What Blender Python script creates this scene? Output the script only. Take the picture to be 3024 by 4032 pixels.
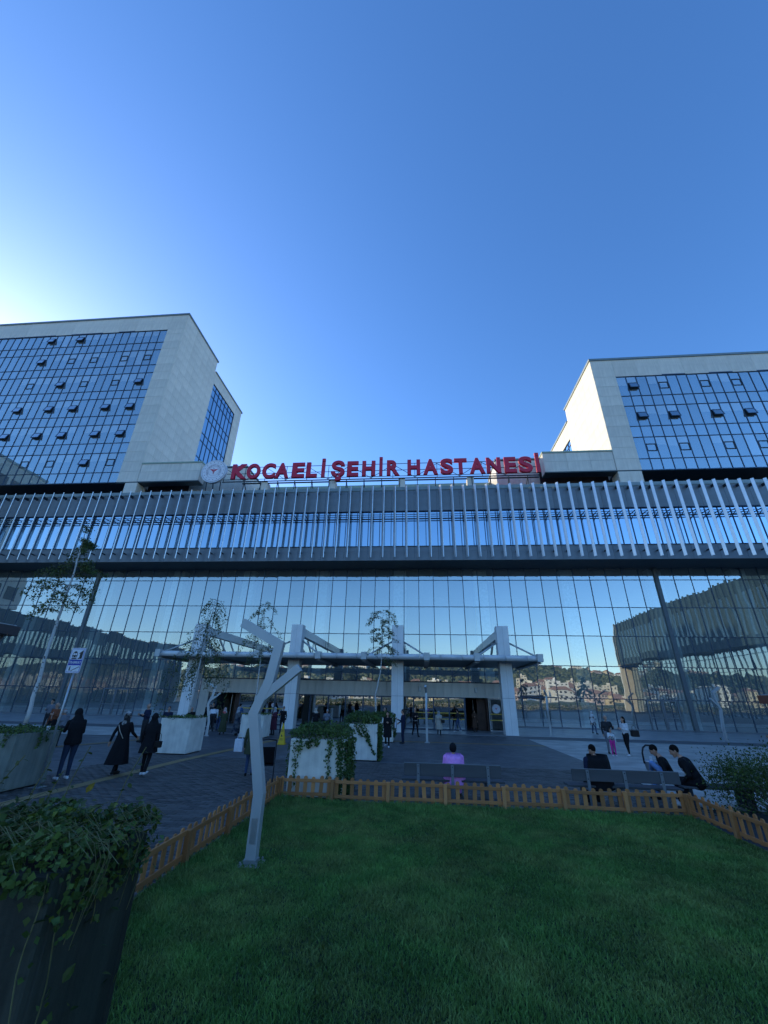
import bpy, bmesh, math, random
import numpy as np
from mathutils import Vector, Matrix
random.seed(7); rng = np.random.default_rng(7)
for o in list(bpy.data.objects): bpy.data.objects.remove(o)
S = bpy.context.scene
C = S.collection
R = math.radians

# ------------------------------------------------------------------ camera
CAM_H = 2.2
TH, RO, PSI, FPX = .4293, .0225, -.0922, 1586.
def _axes():
    f0 = np.array([0, math.cos(TH), math.sin(TH)]); u0 = np.array([0, -math.sin(TH), math.cos(TH)]); r0 = np.array([1., 0, 0])
    r = r0*math.cos(RO)+u0*math.sin(RO); u = -r0*math.sin(RO)+u0*math.cos(RO)
    m = np.array([[math.cos(PSI), math.sin(PSI), 0], [-math.sin(PSI), math.cos(PSI), 0], [0, 0, 1.]])
    return m@r, m@u, m@f0
AX_R, AX_U, AX_F = _axes()
cam_data = bpy.data.cameras.new('camera'); cam = bpy.data.objects.new('camera', cam_data); C.objects.link(cam)
cam_data.sensor_fit = 'HORIZONTAL'; cam_data.sensor_width = 36; cam_data.lens = 36*FPX/3024
cam_data.clip_start = .05; cam_data.clip_end = 6000
cam.matrix_world = Matrix(((AX_R[0], AX_U[0], -AX_F[0], 0), (AX_R[1], AX_U[1], -AX_F[1], 0), (AX_R[2], AX_U[2], -AX_F[2], CAM_H), (0, 0, 0, 1)))
S.camera = cam
def on_ground(px, py, z=0.):            # where a spot of the ground stands, in metres
    d = (px-1512)/FPX*AX_R-(py-2016)/FPX*AX_U+AX_F; t = (z-CAM_H)/d[2]
    return d[0]*t, d[1]*t
def on_wall(px, py, Y):
    d = (px-1512)/FPX*AX_R-(py-2016)/FPX*AX_U+AX_F; t = Y/d[1]
    return d[0]*t, CAM_H+d[2]*t

# ------------------------------------------------------------------ sky, sun, exposure
SUN_AZ_X, SUN_AZ_Y, SUN_EL = -.85, .527, R(19)
W = bpy.data.worlds.new('World'); S.world = W; W.use_nodes = True
nt = W.node_tree; nt.nodes.clear()
sky = nt.nodes.new('ShaderNodeTexSky'); sky.sky_type = 'NISHITA'; sky.sun_disc = False
sky.sun_elevation = SUN_EL; sky.sun_rotation = math.atan2(SUN_AZ_X, SUN_AZ_Y)
sky.air_density = 1.0; sky.dust_density = .55; sky.ozone_density = 4.2; sky.altitude = 60
bg = nt.nodes.new('ShaderNodeBackground'); bg.inputs[1].default_value = .15
wo = nt.nodes.new('ShaderNodeOutputWorld')
hsv = nt.nodes.new('ShaderNodeHueSaturation'); hsv.inputs['Saturation'].default_value = 1.15; hsv.inputs['Hue'].default_value = .506
nt.links.new(sky.outputs[0], hsv.inputs['Color']); nt.links.new(hsv.outputs[0], bg.inputs[0]); nt.links.new(bg.outputs[0], wo.inputs[0])
sd = bpy.data.lights.new('sun', 'SUN'); sd.energy = 2.0; sd.angle = R(.5); sd.color = (1, .85, .52)
so = bpy.data.objects.new('sun', sd); C.objects.link(so)
sdir = Vector((SUN_AZ_X*math.cos(SUN_EL), SUN_AZ_Y*math.cos(SUN_EL), math.sin(SUN_EL))).normalized()
so.rotation_euler = sdir.to_track_quat('Z', 'Y').to_euler(); so.location = (-60, 40, 90)
S.render.engine = 'CYCLES'
S.view_settings.view_transform = 'Standard'; S.view_settings.look = 'None'
S.view_settings.exposure = 1.2; S.view_settings.gamma = 1
S.view_settings.use_curve_mapping = False
S.cycles.max_bounces = 8; S.cycles.transparent_max_bounces = 12; S.cycles.glossy_bounces = 4; S.cycles.diffuse_bounces = 3
S.cycles.caustics_reflective = False; S.cycles.caustics_refractive = False

# ------------------------------------------------------------------ materials
def mat(name, col, rough=.6, metal=0., nscale=6., namt=.15, bump=.0, bscale=None, spec=.4, objrand=0., tint=0., stretch=None, col2=None, streak=0.):
    m = bpy.data.materials.new(name); m.use_nodes = True; n = m.node_tree.nodes; l = m.node_tree.links
    b = n['Principled BSDF']; b.inputs['Roughness'].default_value = rough; b.inputs['Metallic'].default_value = metal
    b.inputs['Specular IOR Level'].default_value = spec
    tc = n.new('ShaderNodeTexCoord'); mp = n.new('ShaderNodeMapping'); l.new(tc.outputs['Object'], mp.inputs[0])
    if stretch: mp.inputs['Scale'].default_value = stretch
    no = n.new('ShaderNodeTexNoise'); no.inputs['Scale'].default_value = nscale; no.inputs['Detail'].default_value = 5; l.new(mp.outputs[0], no.inputs[0])
    mr = n.new('ShaderNodeMapRange'); mr.inputs[1].default_value = .3; mr.inputs[2].default_value = .7
    mr.inputs[3].default_value = 1-namt; mr.inputs[4].default_value = 1+namt; l.new(no.outputs[0], mr.inputs[0])
    val = mr.outputs[0]
    def mul(a, bb):
        q = n.new('ShaderNodeMath'); q.operation = 'MULTIPLY'; l.new(a, q.inputs[0]); l.new(bb, q.inputs[1]); return q.outputs[0]
    if objrand:
        oi = n.new('ShaderNodeObjectInfo'); r2 = n.new('ShaderNodeMapRange'); r2.inputs[3].default_value = 1-objrand; r2.inputs[4].default_value = 1+objrand
        l.new(oi.outputs['Random'], r2.inputs[0]); val = mul(val, r2.outputs[0])
    if tint:
        at = n.new('ShaderNodeAttribute'); at.attribute_name = 'tint'; r3 = n.new('ShaderNodeMapRange'); r3.inputs[3].default_value = 1-tint; r3.inputs[4].default_value = 1+tint
        l.new(at.outputs['Fac'], r3.inputs[0]); val = mul(val, r3.outputs[0])
    if streak:
        mp2 = n.new('ShaderNodeMapping'); mp2.inputs['Scale'].default_value = (9, 9, .5); l.new(tc.outputs['Object'], mp2.inputs[0])
        n2 = n.new('ShaderNodeTexNoise'); n2.inputs['Scale'].default_value = 1; n2.inputs['Detail'].default_value = 4; l.new(mp2.outputs[0], n2.inputs[0])
        r4 = n.new('ShaderNodeMapRange'); r4.inputs[1].default_value = .35; r4.inputs[2].default_value = .65; r4.inputs[3].default_value = 1-streak; r4.inputs[4].default_value = 1
        l.new(n2.outputs[0], r4.inputs[0]); val = mul(val, r4.outputs[0])
    vm = n.new('ShaderNodeVectorMath'); vm.operation = 'SCALE'; l.new(val, vm.inputs['Scale'])
    if col2:
        mx = n.new('ShaderNodeMix'); mx.data_type = 'RGBA'; n3 = n.new('ShaderNodeTexNoise'); n3.inputs['Scale'].default_value = nscale*.37; n3.inputs['Detail'].default_value = 3
        l.new(mp.outputs[0], n3.inputs[0]); r5 = n.new('ShaderNodeMapRange'); r5.inputs[1].default_value = .42; r5.inputs[2].default_value = .6; l.new(n3.outputs[0], r5.inputs[0])
        mx.inputs['A'].default_value = (*col, 1); mx.inputs['B'].default_value = (*col2, 1); l.new(r5.outputs[0], mx.inputs['Factor']); l.new(mx.outputs['Result'], vm.inputs[0])
    else: vm.inputs[0].default_value = col
    l.new(vm.outputs[0], b.inputs['Base Color'])
    if bump:
        bn = n.new('ShaderNodeTexNoise'); bn.inputs['Scale'].default_value = bscale or nscale*3; bn.inputs['Detail'].default_value = 6; l.new(mp.outputs[0], bn.inputs[0])
        bp = n.new('ShaderNodeBump'); bp.inputs['Strength'].default_value = bump; bp.inputs['Distance'].default_value = .02; l.new(bn.outputs[0], bp.inputs['Height']); l.new(bp.outputs[0], b.inputs['Normal'])
    return m
def leafmat(name, col, col2):
    m = mat(name, col, .5, 0, 3, .25, tint=.4, col2=col2, spec=.3)
    n = m.node_tree.nodes; l = m.node_tree.links; b = n['Principled BSDF']; out = [x for x in n if x.type == 'OUTPUT_MATERIAL'][0]
    tr = n.new('ShaderNodeBsdfTranslucent'); l.new(b.inputs['Base Color'].links[0].from_socket, tr.inputs[0])
    mx = n.new('ShaderNodeMixShader'); mx.inputs[0].default_value = .3; l.new(b.outputs[0], mx.inputs[1]); l.new(tr.outputs[0], mx.inputs[2]); l.new(mx.outputs[0], out.inputs[0])
    return m
def glassmat(name, refl, tintc, trans, wob=.004, wscale=.35, rough=.0, veil=0., veilc=(.5, .6, .6)):
    m = bpy.data.materials.new(name); m.use_nodes = True; n = m.node_tree.nodes; l = m.node_tree.links; n.clear()
    out = n.new('ShaderNodeOutputMaterial'); g = n.new('ShaderNodeBsdfGlossy'); g.inputs['Roughness'].default_value = rough
    tr = n.new('ShaderNodeBsdfTransparent'); tr.inputs[0].default_value = (*trans, 1)
    oi = n.new('ShaderNodeObjectInfo'); mr = n.new('ShaderNodeMapRange'); mr.inputs[3].default_value = .93; mr.inputs[4].default_value = 1.04; l.new(oi.outputs['Random'], mr.inputs[0])
    vm = n.new('ShaderNodeVectorMath'); vm.operation = 'SCALE'; vm.inputs[0].default_value = tintc; l.new(mr.outputs[0], vm.inputs['Scale']); l.new(vm.outputs[0], g.inputs[0])
    fr = n.new('ShaderNodeFresnel'); fr.inputs[0].default_value = 1.5
    a = n.new('ShaderNodeMapRange'); a.inputs[1].default_value = .04; a.inputs[2].default_value = .6; a.inputs[3].default_value = refl; a.inputs[4].default_value = .97; l.new(fr.outputs[0], a.inputs[0])
    mx = n.new('ShaderNodeMixShader'); l.new(a.outputs[0], mx.inputs[0]); l.new(tr.outputs[0], mx.inputs[1]); l.new(g.outputs[0], mx.inputs[2]); dv = n.new('ShaderNodeBsdfDiffuse'); dv.inputs[0].default_value = (*veilc, 1); m2 = n.new('ShaderNodeMixShader'); m2.inputs[0].default_value = veil; l.new(mx.outputs[0], m2.inputs[1]); l.new(dv.outputs[0], m2.inputs[2]); l.new(m2.outputs[0], out.inputs[0])
    tc = n.new('ShaderNodeTexCoord'); no = n.new('ShaderNodeTexNoise'); no.inputs['Scale'].default_value = wscale; no.inputs['Detail'].default_value = 1
    va = n.new('ShaderNodeVectorMath'); va.operation = 'MULTIPLY_ADD'; l.new(oi.outputs['Random'], va.inputs[0]); va.inputs[1].default_value = (40, 40, 40); l.new(tc.outputs['Object'], va.inputs[2]); l.new(va.outputs[0], no.inputs[0])
    bp = n.new('ShaderNodeBump'); bp.inputs['Strength'].default_value = 1; bp.inputs['Distance'].default_value = wob; l.new(no.outputs[0], bp.inputs['Height']); l.new(bp.outputs[0], g.inputs[0+2] if g.inputs[2].name == 'Normal' else g.inputs['Normal'])
    return m
M = {}
M['white_panel'] = mat('white_cladding', (.72, .67, .58), .45, 0, 1.2, .06, objrand=.055, streak=.10)
M['white_paint'] = mat('white_render', (.82, .81, .77), .5, 0, 2, .05, streak=.06)
M['slate'] = mat('slate_metal_panel', (.19, .215, .235), .42, .3, 2, .07, objrand=.03)
M['coping'] = mat('aluminium_coping', (.22, .25, .24), .4, .6, 3, .08)
M['green_coping'] = mat('pale_green_coping', (.30, .38, .30), .5, .2, 3, .08)
M['fin'] = mat('silver_fin', (.62, .64, .65), .33, .75, 1.5, .06, objrand=.03)
M['dark_steel'] = mat('dark_steel', (.03, .04, .055), .45, .5, 5, .1)
M['big_mullion'] = mat('big_mullion_grey', (.13, .155, .165), .5, .2, 5, .1)
M['mullion'] = mat('mullion_grey', (.045, .075, .12), .4, .5, 5, .1)
M['alu'] = mat('aluminium', (.35, .37, .39), .35, .7, 4, .06)
M['soffit'] = mat('soffit_panel', (.09, .13, .15), .5, .1, 2, .08)
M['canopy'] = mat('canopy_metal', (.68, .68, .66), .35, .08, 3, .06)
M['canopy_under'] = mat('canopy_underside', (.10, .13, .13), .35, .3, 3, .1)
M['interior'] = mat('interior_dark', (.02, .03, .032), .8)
M['inner_tower'] = mat('tower_inner_wall', (.10, .13, .15), .8)
M['interior_floor'] = mat('interior_floor', (.10, .11, .11), .35)
M['interior_col'] = mat('interior_column', (.8, .82, .82), .6)
M['blind'] = mat('window_blind', (.88, .90, .88), .8, 0, 4, .04)
M['brown'] = mat('brown_wood_panel', (.10, .055, .04), .55, 0, 3, .2)
M['maroon'] = mat('maroon_panel', (.035, .018, .022), .6)
M['red'] = mat('sign_red', (.56, .02, .06), .42, 0, 3, .06)
M['emblem_white'] = mat('emblem_white', (.75, .76, .82), .45, 0, 3, .03)
M['emblem_rim'] = mat('emblem_rim', (.62, .63, .66), .4, .3)
M['emblem_dark'] = mat('emblem_dark', (.05, .04, .10), .5)
M['yellow'] = mat('yellow_plastic', (.75, .48, .02), .45, 0, 5, .05)
M['yellow_tape'] = mat('yellow_tape', (.65, .45, .08), .5)
M['concrete'] = mat('planter_concrete', (.74, .71, .62), .8, 0, 3, .12, bump=.25, bscale=30, streak=.13)
M['anthracite'] = mat('planter_anthracite', (.045, .052, .036), .7, 0, 3, .15, bump=.25, bscale=30, streak=.5, col2=(.06, .062, .045))
M['concrete2'] = mat('planter_dark_concrete', (.22, .24, .20), .8, 0, 3, .15, bump=.25, bscale=30, streak=.3)
M['lamp'] = mat('lamp_grey_paint', (.46, .49, .49), .4, .3, 3, .05)
M['bench_steel'] = mat('bench_steel', (.17, .20, .22), .5, .3, 5, .1)
M['galv'] = mat('galvanised_steel', (.40, .43, .45), .38, .7, 12, .1)
M['soil'] = mat('soil', (.035, .026, .018), .95, 0, 20, .3, bump=.5)
M['wood'] = mat('fence_wood', (.52, .22, .07), .6, 0, 4, .22, bump=.3, bscale=14, objrand=.34, stretch=(1, 1, .18), col2=(.31, .16, .07))
M['wood_h'] = mat('fence_rail_wood', (.45, .185, .06), .6, 0, 4, .22, bump=.3, bscale=14, objrand=.15, stretch=(.18, .18, 1), col2=(.27, .14, .065))
M['greywood'] = mat('bench_grey_wood', (.075, .08, .085), .7, 0, 4, .2, bump=.3, stretch=(.12, 1, 1), objrand=.1)
M['bark'] = mat('birch_bark', (.55, .54, .50), .8, 0, 5, .1, bump=.3)
M['twig'] = mat('twig_brown', (.10, .08, .06), .8)
M['stem'] = mat('vine_stem', (.16, .15, .06), .7)
M['ivy'] = leafmat('ivy_leaf', (.06, .115, .03), (.10, .155, .035))
M['ivy_y'] = leafmat('ivy_leaf_yellow', (.13, .16, .02), (.10, .15, .03))
M['ylw_leaf'] = leafmat('yellow_leaf', (.45, .28, .01), (.35, .25, .02))
M['birchleaf'] = leafmat('birch_leaf', (.07, .105, .03), (.10, .12, .035))
M['bush'] = leafmat('bush_leaf', (.055, .10, .025), (.08, .12, .03))
M['grassblade'] = leafmat('grass_blade', (.13, .265, .06), (.19, .275, .075))
M['lawn'] = mat('lawn_soil', (.018, .04, .012), .95, 0, 6, .3, bump=.4)
M['paver'] = mat('dark_paver', (.074, .070, .064), .55, 0, 5, .12, tint=.42, bump=.15, bscale=60)
M['paver_o'] = mat('dark_paver_near', (.074, .070, .064), .55, 0, 5, .12, objrand=.42, bump=.15, bscale=60)
M['joint'] = mat('paving_bed', (.035, .037, .04), .8)
M['light_stone'] = mat('light_paving', (.20, .20, .19), .6, 0, 1.1, .12, bump=.1, col2=(.17, .165, .155))
M['band_stone'] = mat('band_paving', (.085, .092, .10), .6, 0, 2, .12)
M['mid_stone'] = mat('entrance_paving', (.15, .16, .17), .5, 0, 1.3, .12)
M['strip'] = mat('tactile_strip', (.27, .19, .085), .7, 0, 6, .15)
M['blue'] = mat('sign_blue', (.015, .04, .35), .45)
M['sign_white'] = mat('sign_white', (.72, .74, .78), .45)
M['black'] = mat('black_plastic', (.012, .012, .015), .45)
M['rubber'] = mat('black_rubber', (.015, .015, .017), .6)
M['forest'] = mat('forest_hill', (.10, .12, .075), .95, 0, .05, .35, bump=1, bscale=.2, col2=(.14, .15, .09))  # distance haze put into the colour as a paler green
G_MAIN = glassmat('facade_glass', .47, (.90, .96, .96), (.85, 1., 1.), .0055, .45, veil=.14, veilc=(.55, .66, .66))
G_BAND = glassmat('band_glass', .68, (.72, .88, 1.), (.25, .4, .45), .002, .5)
G_TOW = glassmat('tower_glass', .48, (.80, .96, 1.), (1., 1., 1.), .0015, .5, veil=.12, veilc=(.7, .7, .65))
G_WING = glassmat('wing_glass', .22, (.8, .9, .95), (.3, .45, .45), .003, .5, veil=.25, veilc=(.12, .19, .2))
M['wing_fin_shaded'] = mat('wing_fin_shaded', (.05, .10, .14), .5); M['wing_slate_shaded'] = mat('wing_slate_shaded', (.03, .06, .085), .5)  # shade on the mirrored wings is put into darker, bluer base colours
G_DOOR = glassmat('door_glass', .50, (.85, .92, .95), (.45, .55, .55), .003, .6)

# ------------------------------------------------------------------ helpers
def link(o, parent=None):
    C.objects.link(o)
    if parent: o.parent = parent
    return o
def thing(name, label, cat, loc=(0, 0, 0), rz=0., group=None, parent=None, kind=None):
    o = bpy.data.objects.new(name, None); o.empty_display_size = .2; link(o)
    o.location = loc; o.rotation_euler = (0, 0, rz); o['label'] = label; o['category'] = cat
    if group: o['group'] = group
    return o
def tag(o, label=None, cat=None, group=None, kind=None):
    if label: o['label'] = label
    if cat: o['category'] = cat
    if group: o['group'] = group
    if kind: o['kind'] = kind
    return o
class MB:
    def __init__(s): s.v = []; s.f = []; s.m = []
    def add(s, vs, fs, mi=0):
        b = len(s.v); s.v += [tuple(v) for v in vs]; s.f += [tuple(i+b for i in f) for f in fs]; s.m += [mi]*len(fs); return s
    def box(s, x0, x1, y0, y1, z0, z1, mi=0):
        return s.add([(x, y, z) for z in (z0, z1) for y in (y0, y1) for x in (x0, x1)], [(0, 2, 3, 1), (4, 5, 7, 6), (0, 1, 5, 4), (2, 6, 7, 3), (0, 4, 6, 2), (1, 3, 7, 5)], mi)
    def bar(s, a, b, w, h, mi=0, up=(0, 0, 1)):
        a = Vector(a); b = Vector(b); d = (b-a).normalized(); u = Vector(up)
        if abs(d.dot(u)) > .99: u = Vector((1, 0, 0))
        x = d.cross(u).normalized(); y = x.cross(d).normalized(); vs = []
        for p in (a, b):
            for i, j in ((-1, -1), (1, -1), (1, 1), (-1, 1)): vs.append(p+x*w/2*i+y*h/2*j)
        return s.add(vs, [(0, 3, 2, 1), (4, 5, 6, 7), (0, 1, 5, 4), (1, 2, 6, 5), (2, 3, 7, 6), (3, 0, 4, 7)], mi)
    def tube(s, pts, rs, seg=8, mi=0, cap=True):
        pts = [Vector(p) for p in pts]
        if not hasattr(rs, '__len__'): rs = [rs]*len(pts)
        vs = []; fs = []; px = None
        for i, p in enumerate(pts):
            d = (pts[min(i+1, len(pts)-1)]-pts[max(i-1, 0)]).normalized()
            if px is None: px = d.orthogonal().normalized()
            x = (px-d*px.dot(d)).normalized(); px = x; y = d.cross(x)
            for k in range(seg):
                a = 2*math.pi*k/seg; vs.append(p+(x*math.cos(a)+y*math.sin(a))*rs[i])
        for i in range(len(pts)-1):
            for k in range(seg):
                k2 = (k+1) % seg; fs.append((i*seg+k, i*seg+k2, (i+1)*seg+k2, (i+1)*seg+k))
        if cap: fs.append(tuple(range(seg-1, -1, -1))); fs.append(tuple((len(pts)-1)*seg+k for k in range(seg)))
        return s.add(vs, fs, mi)
    def loft(s, rings, seg=14, mi=0, fold=0., nf=6, cap=True, ph=0.):   # rings: (cx,cy,z,rx,ry)
        vs = []; fs = []; n = len(rings)
        for i, (cx, cy, z, rx, ry) in enumerate(rings):
            t = i/(n-1)
            for k in range(seg):
                a = 2*math.pi*k/seg; w = 1+fold*t*math.sin(nf*a+ph)
                vs.append((cx+rx*w*math.cos(a), cy+ry*w*math.sin(a), z))
        for i in range(n-1):
            for k in range(seg):
                k2 = (k+1) % seg; fs.append((i*seg+k, i*seg+k2, (i+1)*seg+k2, (i+1)*seg+k))
        if cap: fs.append(tuple(range(seg-1, -1, -1))); fs.append(tuple((n-1)*seg+k for k in range(seg)))
        return s.add(vs, fs, mi)
    def poly(s, pts, y0, y1, mi=0):      # outline in xz extruded along y
        n = len(pts); return s.add([(x, y0, z) for x, z in pts]+[(x, y1, z) for x, z in pts], [tuple(range(n)), tuple(range(2*n-1, n-1, -1))]+[(i, i+n, (i+1) % n+n, (i+1) % n) for i in range(n)], mi)
    def mesh(s, name, mats, smooth=False, bevel=0.):
        me = bpy.data.meshes.new(name); me.from_pydata(s.v, [], s.f)
        for m in (mats if isinstance(mats, (list, tuple)) else [mats]): me.materials.append(m)
        if len(me.materials) > 1: me.polygons.foreach_set('material_index', s.m)
        bm = bmesh.new(); bm.from_mesh(me); bmesh.ops.recalc_face_normals(bm, faces=bm.faces)
        if bevel: bmesh.ops.bevel(bm, geom=list(bm.edges), offset=bevel, segments=1, affect='EDGES')
        bm.to_mesh(me); bm.free()
        if smooth: me.polygons.foreach_set('use_smooth', [True]*len(me.polygons))
        me.update(); return me
    def obj(s, name, mats, parent=None, smooth=False, bevel=0., loc=None):
        o = link(bpy.data.objects.new(name, s.mesh(name, mats, smooth, bevel)), parent)
        if loc: o.location = loc
        return o
def inst(name, me, parent, loc=(0, 0, 0), rot=(0, 0, 0), sc=None):
    o = link(bpy.data.objects.new(name, me), parent); o.location = loc; o.rotation_euler = rot
    if sc: o.scale = sc
    return o
def fast_mesh(name, V, F, mats, tintv=None, mi=None, smooth=False):
    V = np.asarray(V, np.float32); F = np.asarray(F, np.int32); k = F.shape[1]
    me = bpy.data.meshes.new(name); me.vertices.add(len(V)); me.vertices.foreach_set('co', V.ravel())
    me.loops.add(F.size); me.loops.foreach_set('vertex_index', F.ravel())
    me.polygons.add(len(F)); me.polygons.foreach_set('loop_start', np.arange(0, F.size, k, dtype=np.int32)); me.polygons.foreach_set('loop_total', np.full(len(F), k, np.int32))
    for m in (mats if isinstance(mats, (list, tuple)) else [mats]): me.materials.append(m)
    if mi is not None: me.polygons.foreach_set('material_index', np.asarray(mi, np.int32))
    me.update(calc_edges=True)
    if tintv is not None:
        a = me.attributes.new('tint', 'FLOAT', 'FACE'); a.data.foreach_set('value', np.asarray(tintv, np.float32))
    if smooth: me.polygons.foreach_set('use_smooth', [True]*len(me.polygons))
    return me
def leaves(name, P, size, mats, parent=None, droop=.3, nrm=None, weights=None, asp=.62, kind='stuff'):
    """leaf-sized bent faces at points P: each leaf two quads folded on its midrib"""
    P = np.asarray(P, float); n = len(P); sz = size*rng.uniform(.6, 1.3, n)
    d = rng.normal(size=(n, 3)); d[:, 2] -= droop
    if nrm is not None: d = d*.55; 
    d /= np.linalg.norm(d, axis=1)[:, None]
    up = rng.normal(size=(n, 3))*.6; up[:, 2] += .7
    if nrm is not None: up = rng.normal(size=(n, 3))*.45+nrm
    s = np.cross(d, up); s /= np.linalg.norm(s, axis=1)[:, None]+1e-9; q = np.cross(s, d)
    L = sz[:, None]; Wd = L*asp/2
    v0 = P; v1 = P+d*L*.35+s*Wd+q*L*.12; v2 = P+d*L; v3 = P+d*L*.35-s*Wd+q*L*.12; v4 = P+d*L*.45
    V = np.stack([v0, v1, v2, v3, v4], 1).reshape(-1, 3); b = np.arange(n)*5
    F = np.stack([np.stack([b, b+1, b+2, b+4], 1), np.stack([b, b+4, b+2, b+3], 1)], 1).reshape(-1, 4)
    t = np.repeat(rng.uniform(0, 1, n), 2)
    ms = mats if isinstance(mats, (list, tuple)) else [mats]
    mi = np.repeat(rng.choice(len(ms), n, p=weights or [1/len(ms)]*len(ms)), 2)
    o = link(bpy.data.objects.new(name, fast_mesh(name, V, F, ms, t, mi)), parent)
    if kind: o['kind'] = kind
    return o
def text_mesh(name, s, size, depth, m, bold=0., bev=0.):
    cu = bpy.data.curves.new(name, 'FONT'); cu.body = s; cu.size = size; cu.extrude = depth; cu.offset = bold; cu.align_x = 'LEFT'; cu.bevel_depth = bev; cu.bevel_resolution = 0
    o = bpy.data.objects.new(name, cu); C.objects.link(o)
    me = bpy.data.meshes.new_from_object(o.evaluated_get(bpy.context.evaluated_depsgraph_get())); bpy.data.objects.remove(o); bpy.data.curves.remove(cu)
    me.name = name; me.materials.clear(); me.materials.append(m); return me
# ------------------------------------------------------------------ ground
def px_of(P):
    q = np.array(P, float)-np.array([0, 0, CAM_H]); w = q@AX_F
    return 1512+FPX*(q@AX_R)/w, 2016-FPX*(q@AX_U)/w
def sheet(name, x0, x1, y0, y1, z, m, parent=None):
    b = MB(); b.add([(x0, y0, z), (x1, y0, z), (x1, y1, z), (x0, y1, z)], [(0, 1, 2, 3)])
    o = b.obj(name, m, parent); tag(o, kind='structure'); return o
earth = mat('far_ground', (.10, .105, .09), .9, 0, .05, .3)
g = MB(); g.add([(-1500, -1500, -.03), (1500, -1500, -.03), (1500, 900, -.03), (-1500, 900, -.03)], [(0, 1, 2, 3)])
tag(g.obj('ground', earth), 'flat ground the forecourt and hospital stand on', kind='structure')
def brickmat(name, c1, c2, mortar, bw, bh, rough=.55):
    m = bpy.data.materials.new(name); m.use_nodes = True; n = m.node_tree.nodes; l = m.node_tree.links; b = n['Principled BSDF']; b.inputs['Roughness'].default_value = rough
    tc = n.new('ShaderNodeTexCoord'); br = n.new('ShaderNodeTexBrick'); br.inputs['Color1'].default_value = (*c1, 1); br.inputs['Color2'].default_value = (*c2, 1); br.inputs['Mortar'].default_value = (*mortar, 1)
    br.inputs['Scale'].default_value = 1; br.inputs['Brick Width'].default_value = bw; br.inputs['Row Height'].default_value = bh; br.inputs['Mortar Size'].default_value = .004
    l.new(tc.outputs['Object'], br.inputs[0])
    no = n.new('ShaderNodeTexNoise'); no.inputs['Scale'].default_value = 1.1; no.inputs['Detail'].default_value = 6; l.new(tc.outputs['Object'], no.inputs[0])
    mr = n.new('ShaderNodeMapRange'); mr.inputs[1].default_value = .3; mr.inputs[2].default_value = .7; mr.inputs[3].default_value = .72; mr.inputs[4].default_value = 1.28; l.new(no.outputs[0], mr.inputs[0])
    vm = n.new('ShaderNodeVectorMath'); vm.operation = 'SCALE'; l.new(br.outputs[0], vm.inputs[0]); l.new(mr.outputs[0], vm.inputs['Scale']); l.new(vm.outputs[0], b.inputs['Base Color'])
    return m
M['far_paver'] = brickmat('dark_paver_far', (.06, .062, .066), (.115, .118, .122), (.03, .03, .035), .24, .12)
M['slab'] = brickmat('light_slabs', (.34, .33, .30), (.42, .41, .37), (.13, .13, .13), 1.2, .6)
M['slab_mid'] = brickmat('entrance_slabs', (.19, .20, .215), (.25, .255, .26), (.11, .11, .115), .9, .6, .42)
pav = sheet('pavement', -60, 60, -60, 40.2, -.014, M['joint'])
sheet('plaza', -13.2, 6.5, 17, 30.2, -.004, M['far_paver'])
sheet('plaza', -60, -10.5, -20, 23.2, -.008, M['far_paver']); sheet('plaza', -13.2, -10.5, 23.2, 30.2, -.008, M['far_paver'])
sheet('plaza', 6.5, 11, 11.8, 28.7, -.003, M['slab']); sheet('plaza', 11, 60, 19.3, 28.7, -.0035, M['slab']); sheet('plaza', 11, 60, -20, 19.3, -.0075, M['far_paver'])
sheet('plaza', -60, -13.2, 23.4, 28.6, -.003, M['slab'])
sheet('pavement', -60, -13.2, 28.6, 30.6, -.006, M['band_stone']); sheet('pavement', 6.5, 60, 28.7, 30.4, -.006, M['band_stone'])
sheet('pavement', -60, 60, 30.4, 41, .03, M['slab_mid'])
k = MB(); k.box(-60, 60, 30.36, 30.46, -.02, .034); tag(k.obj('kerb', M['mid_stone']), kind='structure')
sheet('tactile_strip', -2, 6.5, 24.85, 25.25, .002, M['strip']); 
def strip(pts, w, z, name='tactile_strip'):
    b = MB()
    for (xa, ya), (xb, yb) in zip(pts, pts[1:]):
        d = Vector((xb-xa, yb-ya)).normalized(); nn = Vector((-d.y, d.x))*w/2
        b.add([(xa+nn.x, ya+nn.y, z), (xa-nn.x, ya-nn.y, z), (xb-nn.x, yb-nn.y, z), (xb+nn.x, yb+nn.y, z)], [(0, 1, 2, 3)])
    tag(b.obj(name, M['strip']), kind='structure')
strip([(-8.95, 3), (-8.7, 9.3), (-8.45, 16), (-7.6, 24), (-7.4, 30.3)], .34, .007)
strip([(-15.9, 16.6), (-14.4, 20.4), (-13.2, 23.6)], .3, .0075)
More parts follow.
